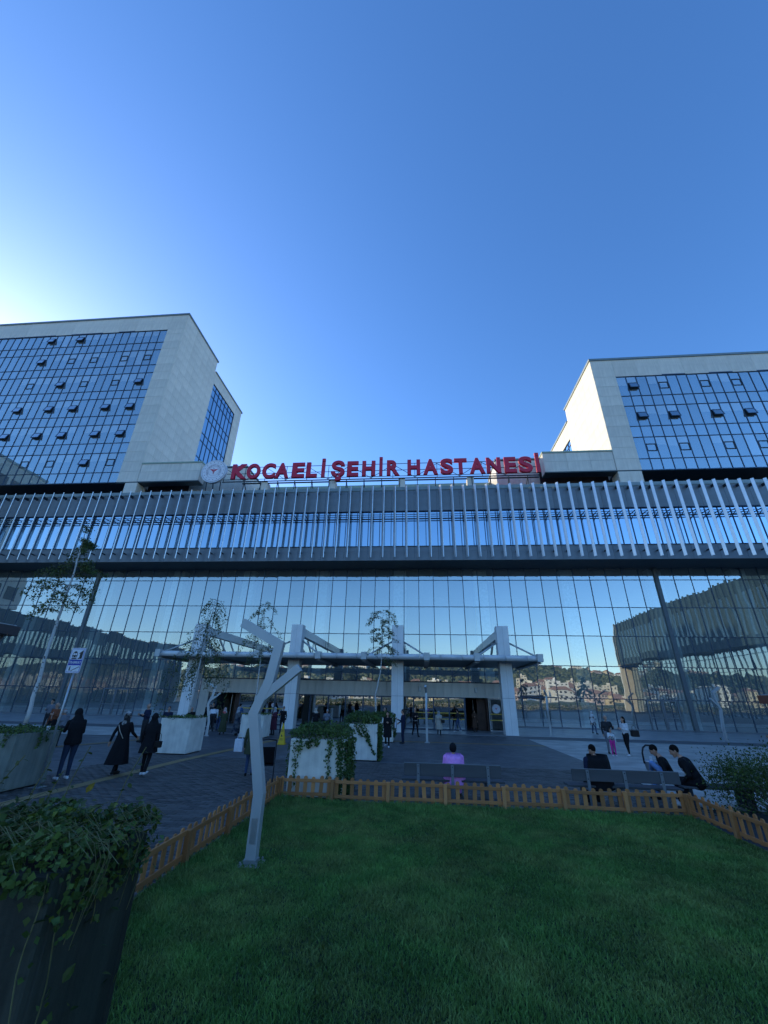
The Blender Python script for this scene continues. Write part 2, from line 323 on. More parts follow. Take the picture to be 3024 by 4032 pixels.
# pavers of the near forecourt: the 300 that show largest one by one, the rest as one joined part
pw, ph, gp = .26, .13, .008
cells = []
for j, y in enumerate(np.arange(4.4, 17, ph)):
    for x in np.arange(-10.6+(j % 2)*pw/2, 6.5, pw):
        if x > -3.5 and y < 10.8: continue
        if x+pw > 6.5: continue
        X, Y = px_of((x+pw/2, y+ph/2, 0)); vis = -60 < X < 3080 and Y < 4080
        if not vis: continue
        near = (X > 380 or Y < 3380) and Y < 3560 and not (X < 640 and Y > 3230)
        cells.append((x, y, near, math.hypot(x, y)))
near = sorted([c for c in cells if c[2]], key=lambda c: c[3])[:300]; ns = set((c[0], c[1]) for c in near)
pm = []
for i in range(4):
    b = MB(); b.box(0, pw-gp, 0, ph-gp, -.02, 0)
    pm.append(b.mesh('paver', M['paver_o'], bevel=.003))
for (x, y, _, _) in near:
    inst('paver', random.choice(pm), pav, (x, y, rng.uniform(-.001, .004)), (rng.uniform(-.006, .006), rng.uniform(-.006, .006), 0))
V = []; F = []; T = []
for (x, y, _, _) in cells:
    if (x, y) in ns: continue
    z = rng.uniform(-.001, .004); b = len(V); e = .003
    V += [(x, y, -.014), (x+pw-gp, y, -.014), (x+pw-gp, y+ph-gp, -.014), (x, y+ph-gp, -.014), (x+e, y+e, z), (x+pw-gp-e, y+e, z), (x+pw-gp-e, y+ph-gp-e, z), (x+e, y+ph-gp-e, z)]
    F += [(b+4, b+5, b+6, b+7), (b, b+1, b+5, b+4), (b+1, b+2, b+6, b+5), (b+2, b+3, b+7, b+6), (b+3, b, b+4, b+7)]; T += [rng.uniform()]*5
o = link(bpy.data.objects.new('pavers', fast_mesh('pavers', V, F, M['paver'], T)), pav); o['kind'] = 'stuff'

# ------------------------------------------------------------------ hospital podium
YG = 39.8; YF = 36.92; ZS = 14.055
pod = thing('hospital_building', 'long glass and slate hospital podium with silver fins across its upper band', 'building', (0, 37, 0))
pod.location = (0, 0, 0)
mxs = [-34.44-1.532*i for i in range(10, 0, -1)]+[-34.44+1.532*i for i in range(12)]+[-16.05+1.456*i for i in range(15)]+[5.79+1.5345*i for i in range(12)]+[22.67+1.6+1.53*i for i in range(8)]
tz = [.03, 2.40, 5.03, 7.63, 10.24, 12.87, ZS]
def pane_mesh(w, h, name='glass_pane', m=None, th=.02):
    b = MB(); b.add([(0, 0, 0), (w, 0, 0), (w, 0, h), (0, 0, h)], [(0, 1, 2, 3)]); return b.mesh(name, m or G_MAIN)
cache = {}
def pane(name, x0, x1, z0, z1, y, m, parent, jit=.0022, gap=.012):
    key = (round(x1-x0, 2), round(z1-z0, 2), m.name, name)
    if key not in cache: cache[key] = pane_mesh(x1-x0-2*gap, z1-z0-2*gap, name, m)
    o = inst(name, cache[key], parent, (x0+gap, y, z0+gap), (rng.normal()*jit, 0, rng.normal()*jit)); return o
for i in range(len(mxs)-1):
    for r in range(6):
        if r == 0 and -17.8 < mxs[i] < 5.5: continue
        vx = [px_of((xx_, YG, zz_))[0] for xx_ in (mxs[i], mxs[i+1]) for zz_ in (tz[r], tz[r+1])]
        if max(vx) < -20 or min(vx) > 3044: continue
        pane('glass_pane', mxs[i], mxs[i+1], tz[r], tz[r+1], YG, G_MAIN, pod)
for i, x in enumerate(mxs):
    big = abs(x+34.44) < .02 or abs(x-22.67) < .02
    w = .17 if big else .03
    b = MB(); b.box(-w, w, -.16 if big else -.035, .10, 0, ZS-.002)
    b.obj('mullion', M['big_mullion'] if big else M['mullion'], pod, loc=(x, YG, .0))
for z in tz[1:-1]:
    b = MB(); b.box(mxs[0], mxs[-1], -.03, .09, -.03, .03); b.obj('transom', M['mullion'], pod, loc=(0, YG, z))
b = MB(); b.box(mxs[0], mxs[-1], -.08, .12, .0, .12); b.obj('sill', M['slate'], pod, loc=(0, YG, 0.02))
# door leaves of the side wings of the glass wall
for xd, n in ((-30.2, 2), (19.2, 2)):
    for k_ in range(n):
        b = MB()
        for (a, c) in ((0, .09), (1.15, 1.24)): b.box(a, c, -.06, -.02, .05, 2.36)
        b.box(0, 1.24, -.061, -.02, 2.3, 2.39); b.box(.09, 1.15, -.055, -.025, 1.0, 1.06)
        b.obj('door_frame', M['slate'], pod, loc=(xd+k_*1.27, YG-.01, 0))
# inside of the hall
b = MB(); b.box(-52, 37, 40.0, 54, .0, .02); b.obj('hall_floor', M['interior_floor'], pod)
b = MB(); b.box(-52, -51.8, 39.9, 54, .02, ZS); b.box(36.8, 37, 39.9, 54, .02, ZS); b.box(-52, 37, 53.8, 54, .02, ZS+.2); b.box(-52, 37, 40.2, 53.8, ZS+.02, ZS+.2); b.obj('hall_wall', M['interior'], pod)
for x in (-41.1, -33.4, -25.7, -17.9, -10.05, -1.95, 6.15, 14.6, 22.9, 30.6):
    b = MB(); b.box(-.62, .62, -.4, .4, .02, ZS); b.obj('column', M['interior_col'], pod, loc=(x, 40.75, 0))
# upper band: slate panels, ledge, windows, soffit
b = MB(); b.box(-52, 37, YF+.02, YG+.2, ZS-.0, ZS+.2); b.obj('soffit', M['soffit'], pod)
fx0 = -34.39; fp = 1.146
fins = [fx0+fp*i for i in range(50)]+[fx0+49*fp+.86+fp*i for i in range(11)]+[fx0-.95-fp*i for i in range(14)]
fins.sort()
def panel(x0, x1, z0, z1, y, m, name='fascia_panel', parent=pod, dep=.08, gap=.008):
    key = (name, round(x1-x0, 2), round(z1-z0, 2), m.name, 'p')
    if key not in cache:
        b = MB(); b.box(gap, x1-x0-gap, 0, dep, gap, z1-z0-gap); cache[key] = b.mesh(name, m, bevel=.006)
    return inst(name, cache[key], parent, (x0, y+rng.uniform(-.003, .003), z0))
xa = fins[0]-.57
edges = [xa+2*fp*i for i in range(39)]
for a, c in zip(edges, edges[1:]):
    panel(a, c, ZS, 14.98, YF, M['slate']); panel(a, c, 19.28, 21.53, YF, M['slate'])
    panel(a, c, 14.98, 15.47, YF+.035, M['slate'], 'ledge_panel')
XE = edges[-1]
b = MB(); b.box(xa, XE, YF-.07, YF+.5, 21.6, 21.98); b.box(xa, XE, YF-.02, YF+.3, 21.53, 21.6); b.obj('coping', M['coping'], pod)
b = MB(); b.box(xa, XE, YF-.05, YF+.25, 15.47, 15.51); b.box(xa, XE, YF-.04, YF+.2, 19.22, 19.278); b.obj('window_trim', M['mullion'], pod)
b = MB(); b.box(xa, XE, YF+.3, YF+.34, 14.2, 21.5, 0); b.obj('wall', M['interior'], pod)
for i in range(len(edges)-1):
    for q in (0, 1):
        x0 = edges[i]+q*fp
        pane('window_pane', x0, x0+fp, 15.51, 19.22, YF+.13, G_BAND, pod, .0012)
b = MB()
for i in range(len(edges)*2-2): b.box(xa+fp*i-.03, xa+fp*i+.03, YF+.07, YF+.16, 15.51, 19.22)
b.obj('window_frame', M['mullion'], pod)
for z in (18.80, 18.58, 18.30):
    b = MB(); w = .022 if z > 18.4 else .04; b.box(xa, XE, -.03, .03, -w, w); b.obj('rail', M['dark_steel'], pod, loc=(0, YF-.12, z))
# fins: blade section turned so that it is seen broadside from the right, edge-on from the left
ang = math.atan2(.78, -.62); b = MB(); b.box(-.135, .135, -.04, .04, 0, 21.86-14.18)
b2 = b
fm = b.mesh('fin', M['fin'], bevel=.012)
bb = MB()
bb.bar((0, .05, 4.55), (-.02, .62, 4.25), .05, .05); bb.bar((0, .05, 4.1), (-.02, .62, 4.35), .05, .05); bb.box(-.04, .04, 0, .62, 4.62, 4.68); bb.box(-.04, .04, .05, .62, .62, .72); bb.box(-.05, .05, .05, .62, 7.05, 7.3)
bm_ = bb.mesh('fin_bracket', M['dark_steel'])
band = MB(); band.box(-.142, .142, -.047, .047, 4.66, 4.685); jm = band.mesh('fin_joint', M['coping'])
for x in fins:
    o = inst('fin', fm, pod, (x, YF-.55, 14.18), (0, 0, ang)); inst('fin_bracket', bm_, pod, (x, YF-.55, 14.18)); 
# roof and things behind the band
b = MB(); b.box(-52, 37, YF+.5, 62, 21.2, 21.5); b.obj('roof', M['soffit'], pod)
b = MB(); b.box(-20, 14, 44, 44.4, 21.5, 25.75); b.obj('roof_upstand', M['white_panel'], pod)
b = MB(); b.box(-20.1, 14.1, 43.9, 44.5, 25.75, 26.1); b.obj('coping', M['green_coping'], pod)
# plant rooms left and right behind the sign
def cladding(x0, x1, z0, z1, y, parent, pw=1.27, pz=1.38, axis='x', sgn=1, zs=None):
    """separate cladding panels; axis 'x' = wall facing -y, axis 'y' = wall in the yz plane facing sgn*x"""
    n = max(1, round((x1-x0)/pw)); w = (x1-x0)/n
    if zs is None:
        m_ = max(1, round((z1-z0)/pz)); zs = [z0+(z1-z0)*i/m_ for i in range(m_+1)]
    for a, c in zip(zs, zs[1:]):
        h = c-a; key = ('clad', round(w, 3), round(h, 2), axis, sgn)
        if key not in cache:
            b = MB()
            if axis == 'x': b.box(.008, w-.008, 0, .05, .008, h-.008)
            else: b.box(-.05 if sgn > 0 else 0, 0 if sgn > 0 else .05, .008, w-.008, .008, h-.008)
            cache[key] = b.mesh('cladding_panel', M['white_panel'])
        for i in range(n):
            j = rng.uniform(-.002, .002)
            inst('cladding_panel', cache[key], parent, (x0+w*i, y+j, a) if axis == 'x' else (y+j, x0+w*i, a))
core = mat('wall_core', (.24, .23, .21), .7)
for (x0, x1, lab) in ((-27.0, -20.2, 'low white clad plant room behind the round emblem'), (8.8, 17.2, 'low white clad plant room behind the right end of the red letters')):
    t = thing('plant_room', lab, 'building', ((x0+x1)/2, 42, 21.5)); t.location = (0, 0, 0)
    b = MB(); b.box(x0+.06, x1-.06, 40.06, 45, 21.5, 26.8); b.obj('wall', core, t)
    cladding(x0, x1, 21.9, 26.7, 40, t); cladding(40.0, 44.6, 21.9, 26.7, x1 if x0 < 0 else x0, t, axis='y', sgn=1 if x0 < 0 else -1)
    b = MB(); b.box(x0-.05, x1+.05, 39.95, 45, 26.81, 26.98); b.obj('coping', M['coping'], t)

# ------------------------------------------------------------------ bed towers
rows_z = [24.0, 25.37, 28.07, 29.5, 32.25, 33.66, 36.42, 37.74, 40.6, 41.98, 44.7, 46.1, 48.38]
vent_frame = MB()
for a, c, d, e in ((.03, 1.04, 0, .07), (.03, 1.04, .83, .9), (.03, .1, .07, .83), (.97, 1.04, .07, .83)): vent_frame.box(a, c, -.06, .0, d, e)
vf_m = vent_frame.mesh('vent_frame', M['dark_steel'])
sash = MB(); 
for a, c, d, e in ((.02, 1.02, -.84, -.76), (.02, 1.02, -.07, 0), (.02, .1, -.76, -.07), (.94, 1.02, -.76, -.07)): sash.box(a, c, -.05, .0, d, e)
sash_m = sash.mesh('vent_sash', M['mullion'])
q = MB(); q.add([(.1, -.03, -.76), (.94, -.03, -.76), (.94, -.03, -.07), (.1, -.03, -.07)], [(0, 1, 2, 3)]); sashg = q.mesh('sash_glass', G_DOOR)
hole = MB(); hole.add([(.1, -.004, .07), (.97, -.004, .07), (.97, -.004, .83), (.1, -.004, .83)], [(0, 1, 2, 3)]); hole_m = hole.mesh('vent_opening', M['interior'])
def tower(side, label):
    L = side < 0; t = thing('hospital_tower', label, 'building')
    YT = 38.0; gx = -34.56 if L else 23.12; cx = -32.05 if L else 20.65
    far = -112 if L else 46  # left end drawn out past the view to keep sun off the plaza
    nrow = 12 if L else 6; ztop = 51.2 if L else 39.1; zg = rows_z[nrow]; stp = ztop-2.05
    if not L: zg = 36.47
    zz = rows_z[:nrow]+[zg]
    x_lo, x_hi = (far, cx) if L else (cx, far)
    cw = 1.107; s = -1 if L else 1
    # core volume
    b = MB(); b.box(x_lo, x_hi-.06 if L else x_hi, YT+.9, 47, 24.05, ztop-.12)
    if not L: b = MB(); b.box(x_lo+.06, x_hi, YT+.9, 47, 24.05, ztop-.12)
    bb = MB(); bb.box(x_lo if L else x_lo+.6, x_hi-.6 if L else x_hi, 47.01, 57.4, 21.5, stp-.1); bb.obj('rear_block', core, t)
    b.obj('wall', core, t)
    # front: band over the glass and pier beside it
    fxa, fxb = (-66, gx) if L else (gx, far)
    if L: b = MB(); b.box(far, -64.6, YT, YT+.9, 24, ztop-.1); b.box(far, -64.6, 41, 47, 0, 24); b.obj('unseen_sun_block', core, t)  # unseen walls added to block sunlight from the plaza
    cladding(fxa, fxb, zg, ztop-.1, YT, t, 2.5, 2.8)
    pz = [24.0+1.382*i for i in range(int((zg-24)/1.382)+1)]
    pz = [z for z in pz if z < zg-.5]+[zg]
    pa, pb = (gx, cx) if L else (cx, gx)
    cladding(pa, pb, 24, zg, YT, t, 2.5, zs=pz); cladding(pa, pb, zg, ztop-.1, YT, t, 2.5, 2.8)
    # side wall
    sz = pz[:-1]+[zg]+[zg+1.3, ztop-.1]
    cladding(YT+.051, 46.95, 24, ztop, cx, t, 1.26, axis='y', sgn=1 if L else -1, zs=sz)
    rz = [z for z in sz if z < stp-.8]+[stp-.1]
    wz0, wz1 = (24, 47.0) if L else (24, 34.4)
    # rear part of the side: piers around the tall window
    for ya, yb in ((46.95, 47.35), (55.1, 57.4)): cladding(ya, yb, 24, stp, cx, t, 1.26, axis='y', sgn=1 if L else -1, zs=[z for z in rz if z < wz1-.4]+[wz1, stp-.1])
    cladding(47.35, 55.1, wz1, stp-.1, cx, t, 1.26, 2.2, axis='y', sgn=1 if L else -1)
    n = 7; wy = (55.1-47.35)/n
    zz2 = [24]+[z for z in rows_z[1:] if z < wz1-.5]+[wz1]
    gm = {}
    for a, c in zip(zz2, zz2[1:]):
        for i in range(n):
            h = c-a
            if round(h, 2) not in gm: q = MB(); q.add([(0, 0, .02), (0, wy-.04, .02), (0, wy-.04, h-.02), (0, 0, h-.02)], [(0, 1, 2, 3)]); gm[round(h, 2)] = q.mesh('side_pane', G_BAND)
            inst('side_pane', gm[round(h, 2)], t, (cx-(.12 if L else -.12), 47.35+wy*i+.02, a), (0, rng.normal()*.001, rng.normal()*.001))
    b = MB()
    for i in range(n+1): b.box(cx-.17 if L else cx+.05, cx-.05 if L else cx+.17, 47.35+wy*i-.03, 47.35+wy*i+.03, 24, wz1)
    for z in zz2: b.box(cx-.165 if L else cx+.055, cx-.055 if L else cx+.165, 47.35, 55.1, z-.03, z+.03)
    b.obj('side_window_frame', M['mullion'], t)
    # copings
    b = MB(); b.box(x_lo-.1, x_hi+.1, YT-.1, 47.15, ztop-.1, ztop+.18); b.box(x_lo-.1, x_hi+.1, 47.15, 57.6, stp-.1, stp+.15); b.obj('coping', M['coping'], t)
    # underside and the recessed storey below
    b = MB(); b.box(x_lo, x_hi, YT+.05, 47, 23.88, 23.99); b.obj('soffit', M['soffit'], t)
    b = MB(); b.box(x_lo, x_hi, 41.2, 41.4, 21.5, 23.9); b.obj('recessed_wall', M['interior'], t)
    b = MB()
    xx = (cx-1.6 if L else cx+3.2)
    for i in range(22): b.box(xx+s*1.5*i-.03, xx+s*1.5*i+.03, 41.12, 41.2, 21.5, 23.88)
    b.obj('recessed_mullions', M['mullion'], t)
    sx0, sx1 = (-33.4, -31.9) if L else (20.7, 23.05)
    cladding(sx0, sx1, 21.9, 23.87, YT+.02, t, 1.5, 2); cladding(YT+.08, 39.5, 21.9, 23.87, sx1 if L else sx0, t, 1.5, 2, axis='y', sgn=1 if L else -1)
    b = MB(); b.box(sx0+.06, sx1-.06, YT+.09, 39.5, 21.5, 23.86); b.obj('stub_column', core, t)
    # box beam running out behind the sign
    bx0, bx1 = (-31.99, -24.7) if L else (13.4, 20.59)
    cladding(bx0, bx1, 24.0, 26.3, YT-.03, t, 2.4, zs=[24.0, 25.25, 26.3]); cladding(YT+.03, 39.1, 24.0, 26.3, bx1 if L else bx0, t, 1.1, 2.3, axis='y', sgn=1 if L else -1)
    b = MB(); b.box(bx0+.06, bx1-.06, YT+.03, 39.1, 24.02, 26.28); b.obj('box_beam', core, t)
    b = MB(); b.box(bx0-.05, bx1+.05, YT-.1, 39.2, 26.3, 26.47); b.obj('coping', M['green_coping'], t)
    b = MB(); b.box(bx0, bx1, YT, 39.1, 23.9, 23.985); b.obj('soffit', M['soffit'], t)
    b = MB(); b.box(bx0, (-26.9 if L else 17.2) if L else 20.6, 39.9, 40.0, 21.5, 26.2); b.obj('louvre_wall', M['maroon'], t)
    # curtain wall
    ncol = 27 if L else 18
    ven = {}
    if L:
        for r_, cs in ((0, {11: 1, 15: 1}), (1, {1: 0, 4: 0, 8: 0, 11: 0, 15: 1}), (2, {1: 1, 4: 0, 8: 0, 11: 1, 15: 0}), (3, {1: 1, 4: 1, 8: 1, 11: 1, 15: 1}), (4, {1: 1, 4: 1, 8: 1, 11: 1, 15: 1}), (5, {1: 0, 4: 1, 8: 0, 11: 0})):
            for c_, o_ in cs.items(): ven[(5-r_, c_)] = o_
    else:
        for r_, cs in ((0, {1: 1, 4: 0, 8: 0, 11: 0}), (1, {1: 1, 4: 1, 8: 1, 11: 1}), (2, {1: 0, 4: 0, 8: 0, 11: 0})):
            for c_, o_ in cs.items(): ven[(2-r_, c_)] = o_
    cnt = 0; rest = MB(); bl = MB(); nstor = nrow//2
    blm = {}
    for ci in range(ncol):
        xa_, xb_ = (gx-cw*(ci+1), gx-cw*ci) if L else (gx+cw*ci, gx+cw*(ci+1))
        for ri in range(nrow):
            z0, z1 = zz[ri], zz[ri+1]
            X, Y = px_of(((xa_+xb_)/2, YT, (z0+z1)/2))
            if not (-70 < X < 3090): rest.add([(xa_, YT+.1, z0), (xb_, YT+.1, z0), (xb_, YT+.1, z1), (xa_, YT+.1, z1)], [(0, 1, 2, 3)]); continue
            pane('glass_pane', xa_, xb_, z0, z1, YT+.1, G_TOW, t, .0007); cnt += 1
            if ri % 2 == 1:
                st = ri//2
                if (st, ci) in ven:
                    vz = 26.75-.45+(zz[ri]-25.37)+(0 if ri < nrow-1 or not L else -.05)
                    if ri == 11: vz = 46.9
                    inst('vent_frame', vf_m, t, (xa_, YT+.1, vz))
                    if ven[(st, ci)]:
                        inst('vent_opening', hole_m, t, (xa_, YT+.1, vz)); o = inst('vent_sash', sash_m, t, (xa_+.035, YT+.02, vz+.88), (-R(15), 0, 0)); inst('sash_glass', sashg, o)
                solid = ci % 11 in (0, 5, 6) and rng.uniform() < .75 or (L and ci > 17)
                if not solid and rng.uniform() < .86:
                    d = rng.choice([.34, .38, .38, .42, .9], p=[.2, .25, .25, .2, .1])*(z1-z0)
                    key = round(float(d), 2)
                    if key not in blm: q = MB(); q.add([(.08, 0, 0), (cw-.08, 0, 0), (cw-.08, 0, -d), (.08, 0, -d)], [(0, 1, 2, 3)]); blm[key] = q.mesh('blind', M['blind'])
                    inst('blind', blm[key], t, (xa_, YT+.14, z1-.05))
    if rest.v: o = rest.obj('glass_panes', G_TOW, t); o['kind'] = 'stuff'
    e0, e1 = (gx-cw*ncol, gx) if L else (gx, gx+cw*ncol)
    b = MB(); b.box(-.024, .024, .04, .16, 24, zg); mm = b.mesh('mullion', M['mullion'])
    for i in range(ncol+1): inst('mullion', mm, t, (e0+cw*i, YT, 0))
    b = MB(); b.box(e0, e1, .045, .155, -.028, .028); mm = b.mesh('transom', M['mullion'])
    for z in zz: inst('transom', mm, t, (0, YT, z))
    b = MB(); b.box(e0, e1, YT+.0, YT+.2, zg+.0, zg+.12); b.box(e0, e1, YT-.03, YT+.06, 23.9, 24.0); b.obj('window_head', M['mullion'], t)
    b = MB(); b.box(e0, e1, YT+.52, YT+.58, 24, zg); b.obj('inner_wall', M['inner_tower'], t)
    for z in rows_z[1:nrow:2]:
        b = MB(); b.box(e0, e1, YT+.2, YT+.24, z-1.4, z-.02); b.obj('spandrel', M['slate'], t)
    return t
tower(-1, 'taller bed tower on the left, blue curtain wall with many tilted vents')
tower(1, 'shorter bed tower on the right whose left side wall is sunlit cream')
# ------------------------------------------------------------------ entrance canopy
can = thing('entrance_canopy', 'white columned entrance canopy with a rounded front tube and steel ties', 'canopy', (0, 0, 0))
CX = [-17.3, -9.66, -2.05, 5.54]
for i, x in enumerate(CX):
    for a, c in ((.03, 2.25), (2.26, 4.5), (4.51, 7.05)):
        b = MB(); b.box(0, .415, 0, .8, a, c-.008); b.box(.423, .84, .001, .799, a, c-.008); b.obj('column_cladding', M['white_paint'], can, loc=(x, 30.72, 0), bevel=.006)
    b = MB(); b.box(.01, .83, .01, .79, 0, 7.04); b.obj('column', core, can, loc=(x, 30.72, 0))
    b = MB(); b.box(.22, .62, .8, 9.05, 6.35, 6.95); b.obj('beam', M['canopy'], can, loc=(x, 30.72, 0), bevel=.01)
    b = MB(); b.bar((.42, .9, 5.7), (.42, 4.6, 4.85), .12, .12); b.bar((.3, 3.8, 6.3), (.3, 6.2, 4.8), .12, .12); b.bar((.55, 5.2, 6.35), (.55, 7.4, 4.75), .1, .1); b.obj('strut', M['canopy'], can, loc=(x, 30.72, 0))
    b = MB()
    for s in (-1, 1): b.tube([(.42+s*.42, -.2+.6, 5.9), (.42+s*1.95, -.75, 4.9)], .06, 8)
    b.obj('tie_rod', M['lamp'], can, loc=(x, 30.72, 0), smooth=True)
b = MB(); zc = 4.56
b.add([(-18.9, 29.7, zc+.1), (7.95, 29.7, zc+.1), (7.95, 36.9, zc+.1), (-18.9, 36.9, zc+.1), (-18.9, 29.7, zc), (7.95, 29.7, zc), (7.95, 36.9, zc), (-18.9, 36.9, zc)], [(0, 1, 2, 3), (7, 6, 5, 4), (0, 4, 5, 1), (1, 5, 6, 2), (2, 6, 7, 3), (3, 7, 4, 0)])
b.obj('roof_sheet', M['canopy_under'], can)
xr = [-18.95, -15.05, -11.56, -7.14, -3.9, .45, 3.85, 8.0]
seg = MB(); x = -18.9; i = 0
while x < 7.9:
    x2 = min(x+1.45, 7.95); b = MB(); pts = [(x+.008, 29.55, 4.73), (x2-.008, 29.55, 4.73)]
    b.tube(pts, .19, 16); b.obj('front_tube', M['canopy'], can, smooth=True); x = x2
for x in xr:
    b = MB(); b.box(-.19, .19, -.30, .16, -.22, .28); b.box(-.11, .11, .16, 7.2, -.26, -.09); b.box(-.17, .17, .16, 7.3, -.3, -.26); b.obj('rib', M['lamp'], can, loc=(x, 29.55, 4.72), bevel=.008)
b = MB()
for x in (-18.9, 7.9): b.box(x, x+.05, 29.7, 36.9, zc-.08, zc+.2)
b.obj('edge_trim', M['canopy'], can)

# ------------------------------------------------------------------ entrance vestibule
ves = thing('entrance_vestibule', 'projecting glazed entrance lobby with a white panel lintel under the canopy', 'entrance lobby', (0, 0, 0))
YV = 33.75; x = -17.5
while x < 6.4:
    w = .62; panel(x, x+w, 2.24, 3.25, YV, M['white_panel'], 'lintel_panel', ves, .1, .004); x += w
b = MB(); b.box(-17.5, 6.6, YV+.1, YG-.05, 3.1, 3.24); b.box(-17.5, 6.6, YV-.03, YV+.2, 3.25, 3.32); b.obj('roof', M['dark_steel'], ves)
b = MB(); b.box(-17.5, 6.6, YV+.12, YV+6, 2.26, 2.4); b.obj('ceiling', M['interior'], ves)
b = MB(); b.box(-17.5, -16.75, YV-.01, YV+5.9, .03, 2.238); b.obj('jamb', M['white_panel'], ves)
b = MB(); b.box(6.05, 6.6, YV-.01, YV+5.9, .03, 2.238); b.obj('jamb', M['white_panel'], ves)
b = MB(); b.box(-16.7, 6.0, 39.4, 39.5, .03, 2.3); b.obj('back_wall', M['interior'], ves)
b = MB(); b.box(-16.75, 6.05, YV, 39.5, .03, .036); b.obj('floor', M['slab_mid'], ves)
# glazing bays: (x0, x1, kind)  open = doorway
bays = [(-16.7, -16.05, 'g'), (-16.05, -14.15, 'open'), (-14.15, -12.7, 'y'), (-12.7, -11.3, 'y'), (-11.3, -9.9, 'y'), (-9.9, -8.5, 'g'), (-8.5, -7.1, 'g'), (-7.1, -5.75, 'g'), (-5.75, -4.4, 'g'), (-4.4, -3.0, 'g'), (-3.0, -1.5, 'g'), (-1.5, -.55, 'g'), (-.55, .95, 'y'), (.95, 2.1, 'y'), (2.1, 3.25, 'y'), (3.25, 5.0, 'open'), (5.0, 6.05, 'y')]
for a, c, kd in bays:
    if kd != 'open':
        pane('door_pane', a, c, .05, 2.22, YV+.05, G_DOOR, ves, .001, .05)
        b = MB(); 
        for u, v in ((a, a+.05), (c-.05, c)): b.box(u, v, YV, YV+.1, .04, 2.235)
        b.box(a+.05, c-.05, YV+.005, YV+.095, .04, .12); b.box(a+.05, c-.05, YV+.005, YV+.095, 2.16, 2.235); b.obj('door_frame', M['mullion'] if a < 3 else M['alu'], ves)
        if kd == 'y':
            for z in (1.14, .74): b = MB(); b.box(a+.06, c-.06, YV+.03, YV+.04, z, z+.065); b.obj('warning_stripe', M['yellow_tape'], ves)
    else:
        b = MB(); b.box(c-.75, c-.05, YV+.9, YV+1.0, .04, 2.2); b.box(c-.12, c-.05, YV+.1, YV+1, .04, 2.2); b.obj('wood_reveal', M['brown'], ves)
        b = MB(); b.box(a, a+.07, YV, YV+1.4, .04, 2.235); b.obj('open_door_leaf', M['mullion'], ves)
        b = MB(); b.tube([(a+.75, YV+1.2, .05), (a+.75, YV+1.2, 2.1)], .03, 8); b.obj('door_rail', M['galv'], ves)
for (x, z) in ((-15.25, 2.76), (-11.06, 2.76), (-.07, 2.77), (4.14, 2.76)):
    b = MB(); b.box(-.1, .1, -.12, 0, -.18, .18); b.box(-.06, .06, -.14, -.12, -.15, .15); b.obj('wall_lamp', M['lamp'], ves, loc=(x, YV, z), bevel=.01)
